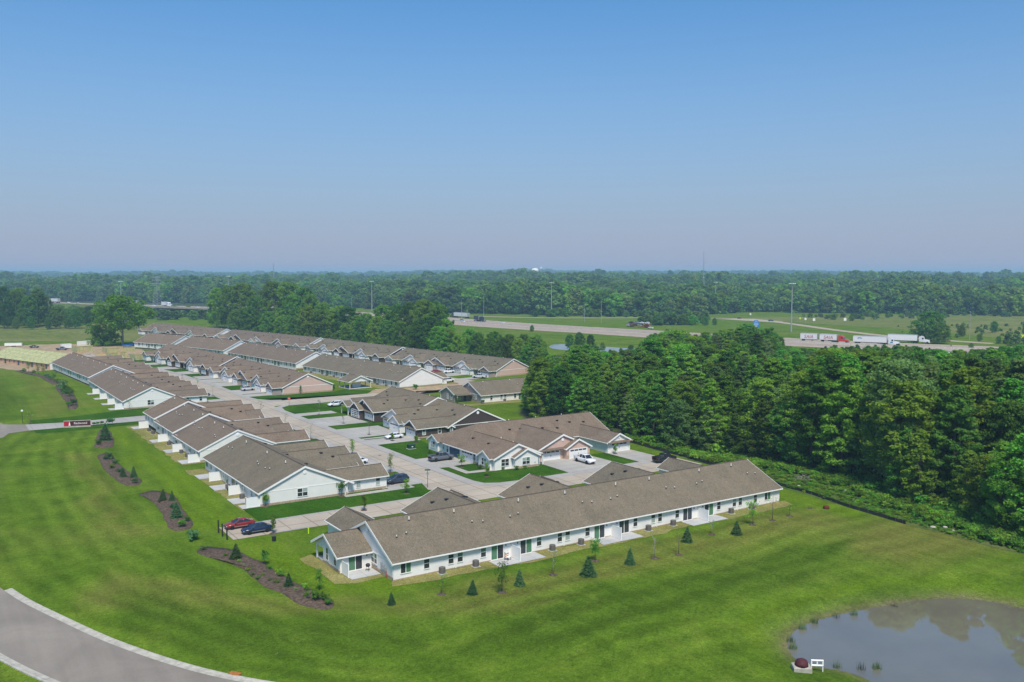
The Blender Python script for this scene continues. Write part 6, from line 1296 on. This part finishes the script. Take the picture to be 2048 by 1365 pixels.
# manholes / culverts, storm drain
tag(MB().lathe([(.55,-.2),(.55,.35),(.5,.5),(.3,.6),(.05,.62)], 14).obj('drain_cap', plain('rust_cap', (.12,.035,.02), .8, .2, .3, 4), None, True, (134.2,101.7,gz(134.2,101.7))), 'rust brown dome cap on the lawn beside the silt fence', 'drain')
tag(MB().lathe([(.42,-.1),(.42,.1),(.36,.14),(.05,.15)], 14).obj('drain_cap', M['mulch'], None, True, (132,103.4,gz(132,103.4))), 'small flat brown cap near the right end of the longest terrace', 'drain')
o = tag(MB().box(-.65,.65,-.32,.32,0,.16).box(-.5,.5,-.36,-.321,.03,.12).obj('storm_drain', plain('rust_orange', (.36,.14,.03), .8, .2, .4, 5), loc=(26.0,92.6,.03)), 'rusty orange drain grate in the kerb of the curved road', 'drain'); o.rotation_euler = (0,0,R(-53))
tag(MB().lathe([(.36,0),(.36,.03),(.05,.035)], 14).obj('manhole_cover', plain('manhole_rust', (.12,.08,.06)), loc=(87.5,189,Z2+.01)), 'round manhole cover in the middle of the street', 'manhole')
# patio things
o = thing('patio_chair', 'patio chair with orange and white striped cushion by the second screen', 'chair', (70.6,108.6,.06), R(20)); oc = plain('cushion_orange', (.62,.18,.03), .8, .2, .1)
for x_ in (-.33,.33):
    for y_ in (-.3,.3): MB().box(x_-.03,x_+.03,y_-.03,y_+.03,0,.45 if y_ < 0 else 1.2).obj('leg', M['black'], o)
for k in range(4): MB().box(-.33,.33,.12-.02*k,.3-.02*k,.5+k*.17,.5+k*.17+.165).obj('back_stripe', oc if k % 2 == 0 else M['trim'], o)
MB().box(-.34,.34,-.32,.3,.42,.52).obj('seat', M['trim'], o)
def grill(label, p, q):
    o = thing('barbecue', label, 'barbecue', (p, q, .06), .5); MB().lathe([(.05,.55),(.26,.62),(.33,.8),(.33,.86),(.25,1.02),(.04,1.1)], 12).obj('bowl', M['black'], o, True)
    for k in range(3): a = k*2.09; MB().tube((math.cos(a)*.2,math.sin(a)*.2,.62),(math.cos(a)*.34,math.sin(a)*.34,0),.02,.02,5).obj('leg', M['black'], o)
grill('black kettle barbecue on the left end patio of the longest terrace', 51.4, 115.4); grill('dark barbecue on a patio behind the short terrace', 47.8, 171.6)
# silt fence: black fabric on stakes
def silt(label, pts):
    o = thing('silt_fence', label, 'fence', (pts[0][0], pts[0][1], 0)); r_ = random.Random(len(pts)); line = catmull(pts, 7); mb = MB(); n = len(line)
    v = []
    for x_, y_ in line: j = r_.uniform(-.12,.12); g_ = gz(x_, y_); v += [(x_-pts[0][0], y_-pts[0][1], g_-.1), (x_-pts[0][0]+j*.5, y_-pts[0][1]+j, g_+.6+j*.6)]
    mb.add(v, [(2*k, 2*k+2, 2*k+3, 2*k+1) for k in range(n-1)]); fb = mb.obj('fabric', M['silt'], o); md = fb.modifiers.new('thickness', 'SOLIDIFY'); md.thickness = .03
    for k in range(0, n, 3): x_, y_ = line[k]; g_ = gz(x_, y_); MB().box(x_-pts[0][0]-.025,x_-pts[0][0]+.025,y_-pts[0][1]-.025,y_-pts[0][1]+.025,g_-.2,g_+.75).obj('stake', M['bark'], o)
silt('sagging black silt fence running from the longest terrace towards the pond', [(141.4,120),(140.5,110.1),(138.4,100.8),(137.8,95.7),(137.2,91),(136.8,87.8)]); silt('black silt fence along the wood behind the corner house', [(146.9,171),(145.6,158.4),(145.1,148.3),(144.1,141.3),(142.4,128)])
# boulders and cut brush by the wood
for k, (p, q, s) in enumerate([(138.6,84,.5),(140.4,83,.4),(139.6,81.2,.35),(143.6,115.4,.45),(148.4,108,.4)]): 
    r_ = random.Random(k); mb = MB().lathe([(.2,-.2),(.8,0),(1,.4),(.7,.8),(.15,.95)], 8); mb.v = [(x_*(1+r_.uniform(-.2,.2)), y_*(1+r_.uniform(-.2,.2)), z_) for x_, y_, z_ in mb.v]
    o = mb.obj('boulder', M['kerb'], None, True, (p, q, gz(p, q))); o.scale = (s, s, s*.8); tag(o, f'pale rock lying in the weeds by the silt fence, {ORD[k]} from the pond', 'rock', 'rocks by the silt fence')
mb = MB(); r_ = random.Random(3)
for k in range(60): a = r_.uniform(0,6.28); c_ = (r_.uniform(-2.6,2.6), r_.uniform(-1.6,1.6), r_.uniform(.05,.6)); mb.tube(c_, (c_[0]+math.cos(a)*1.8, c_[1]+math.sin(a)*1.8, c_[2]+r_.uniform(-.2,.9)), .03, .012, 4)
tag(mb.obj('brush_pile', M['bark_pale'], loc=(149.6,118.5,.1)), 'heap of cut dead branches at the edge of the wood', 'brush pile')
# ---------------------------------------------------------------- building site on the left
n_, f_ = (46.3,440.6), (27,497); ang = math.atan2(n_[1]-f_[1], n_[0]-f_[0]); L = math.dist(n_, f_)
ub = thing('unfinished_house', 'unfinished terrace with bare yellow roof boards and pink sheathed walls', 'building', (*f_, 0), ang); D = 17; hr = HE+D/2*SL
MB().prism([(0,0),(D,0),(D,HE),(D/2,hr),(0,HE)], 0, L, 'x').obj('wall', M['osb_pink'], ub)
nst = 15
for k in range(nst):
    a, b = L*k/nst+.09, L*(k+1)/nst-.09; dz_ = .03*(k % 2)
    for s in (0, 1):
        y0, y1 = (-.5, D/2) if s == 0 else (D+.5, D/2); z0, z1 = HE-.5*SL, hr
        for j in range(4):
            ya, yb = y0+(y1-y0)*j/4, y0+(y1-y0)*(j+1)/4-(.14 if s == 0 else -.14); za, zb = z0+(z1-z0)*j/4, z0+(z1-z0)*(j+1)/4-.03
            MB().add([(a,ya,za+.02+dz_),(b,ya,za+.02+dz_),(b,yb,zb+.02+dz_),(a,yb,zb+.02+dz_),(a,ya,za+.1+dz_),(b,ya,za+.1+dz_),(b,yb,zb+.1+dz_),(a,yb,zb+.1+dz_)], [(0,3,2,1),(4,5,6,7),(0,1,5,4),(1,2,6,5),(2,3,7,6),(3,0,4,7)]).obj('roof_board', M['osb'], ub)
for k in range(13):
    x_ = 2.5+k*4.5; w_ = .9 if k % 3 else 1.9
    box('opening_shade', M['door_dark'], ub, x_-w_/2, x_+w_/2, -.05, -.004, .1 if k % 3 == 0 else .9, 2.15)  # dark slab on the solid wall paints the unlit inside of a gap
    for xx in (x_-w_/2-.08, x_+w_/2+.08): box('stud', M['wood'], ub, xx-.05, xx+.05, -.08, -.004, 0, 2.4)
box('house_wrap', M['trim'], ub, L+.002, L+.04, .1, D-.1, 0, 2.5)
def frame_wall(label, p, q, L_, D_, rz, h=2.7):
    o = thing('timber_frame', label, 'timber frame', (p, q, 0), rz, 'timber frames on the building site')
    for (x0, x1, y0, y1) in ((0,L_,-.07,.07),(0,L_,D_-.07,D_+.07),(-.07,.07,0,D_),(L_-.07,L_+.07,0,D_)): MB().box(x0,x1,y0,y1,0,.1).box(x0,x1,y0,y1,h-.15,h).obj('plate', M['wood'], o)
    nn = int(L_/.7)
    for k in range(nn+1):
        for y_ in (0, D_): MB().box(L_*k/nn-.06,L_*k/nn+.06,y_-.07,y_+.07,.1,h-.15).obj('stud', M['wood'], o)
    MB().box(.1,L_*.45,.08,.12,.1,h-.2).box(L_*.6,L_-.1,.08,.12,.1,h-.2).box(-.12,-.08,.2,D_-.2,.1,h-.2).obj('sheathing', M['osb'], o)
frame_wall('yellow timber frame next to the street terrace at the building site', 86.5, 466, 9.5, 8, R(8)); frame_wall('smaller yellow timber frame left of the other by the street end', 78.5, 484, 7.5, 7, R(8)); frame_wall('yellow timber frame nearest the lone tree on the building site', 69, 528, 8, 9, R(10), 3.4); frame_wall('long low timber frame behind the others on the building site', 82, 516, 14, 9, R(8))
for k, (p, q, l_) in enumerate([(76,500,5),(80,508,4),(72,512,6),(88,490,4),(66,515,4),(90,500,5)]):
    mb = MB(); r_ = random.Random(k)
    for j in range(9): mb.box(-l_/2+r_.uniform(-.3,.3), l_/2, -.9+j*.2, -.72+j*.2, .1, .35+r_.uniform(0,.4))
    o = mb.obj('lumber_stack', [M['wood'], M['osb_pink'], M['kerb']][k % 3], loc=(p, q, 0)); o.rotation_euler = (0,0,k*.7); tag(o, f'stack of building timber, {ORD[k]} nearest on the site beyond the street end', 'lumber', 'lumber stacks on the building site')
def trailer(label, p, q, rz, L_, h, mat):
    o = thing('site_trailer', label, 'trailer', (p, q, 0), rz, 'trailers on the building site'); MB().box(-L_/2,L_/2,-1.2,1.2,.6,h).box(-L_/2-.06,L_/2+.06,-1.25,1.25,h,h+.12).obj('body', mat, o); wheels(o, (-.5,.6), 1.0, .38, .25); MB().box(L_/2,L_/2+1.3,-.08,.08,.55,.68).obj('hitch', M['black'], o)
trailer('white box trailer left of the lone tree on the building site', 78, 568, R(20), 7.5, 3.2, M['trim']); trailer('long low white trailer at the left edge of the building site', 44, 592, R(-20), 9, 1.9, M['trim']); trailer('small white box trailer beside the dark pickup on the site', 67, 556, R(15), 5, 2.8, M['trim'])
car('dark pickup truck beside a small white trailer on the building site', 'pickup', (.03,.03,.06), 64, 549, R(-15), simple=True); car('dark car at the left of the building site', 'sedan', BLK, 53, 575, R(-15), simple=True)
o = thing('skip', 'blue waste skip at the end of the short far terrace', 'skip', (97.5,545,0), R(20)); MB().rings([[(-2.6,-1.1,.1),(2.6,-1.1,.1),(2.6,1.1,.1),(-2.6,1.1,.1)],[(-3,-1.25,2.2),(3,-1.25,2.2),(3,1.25,2.2),(-3,1.25,2.2)]]).obj('bin', plain('skip_blue', (.01,.10,.32)), o)
car('white pickup truck in the field beyond the farthest terrace', 'pickup', WHT, *W(-259,690), .6, simple=True)

for k, (p, q, h) in enumerate([(161,98,15),(165,112,14),(159.5,122,13)]):
    r_ = random.Random(70+k); mb = MB(); mb.tube((0,0,-.3),(.3,.2,h),.22,.05,7)
    br_ = MB()
    for j in range(26): z_ = h*r_.uniform(.3,.92); a_ = r_.uniform(0,6.28); l_ = (h-z_)*.35+.8; e_ = (math.cos(a_)*l_, math.sin(a_)*l_, z_+l_*.9); br_.tube((.02*z_,.01*z_,z_), e_, .06, .02, 5, False)
    o = thing('dead_tree', f'bare grey dead tree, {ORD[k]} from the pond in the wood', 'dead tree', (p, q, 0), 0, 'dead trees in the wood'); mb.obj('trunk', M['bark_pale'], o, True); br_.obj('branches', M['bark_pale'], o)
# ---------------------------------------------------------------- air
hz = MB().box(-12500,13500,-2500,13500,-3.6,79)
m = bpy.data.materials.new('haze_air'); m.use_nodes = True; nt = m.node_tree
for n_ in list(nt.nodes):
    if n_.type == 'BSDF_PRINCIPLED': nt.nodes.remove(n_)
vol = nt.nodes.new('ShaderNodeVolumePrincipled'); vol.inputs['Color'].default_value = (.52,.82,1.0,1); vol.inputs['Density'].default_value = 2.0e-4; vol.inputs['Anisotropy'].default_value = 0.0
nt.links.new(vol.outputs[0], nt.nodes['Material Output'].inputs['Volume'])
tag(hz.obj('haze', m), 'thin blue summer haze over the whole plain', 'haze', None, 'stuff')
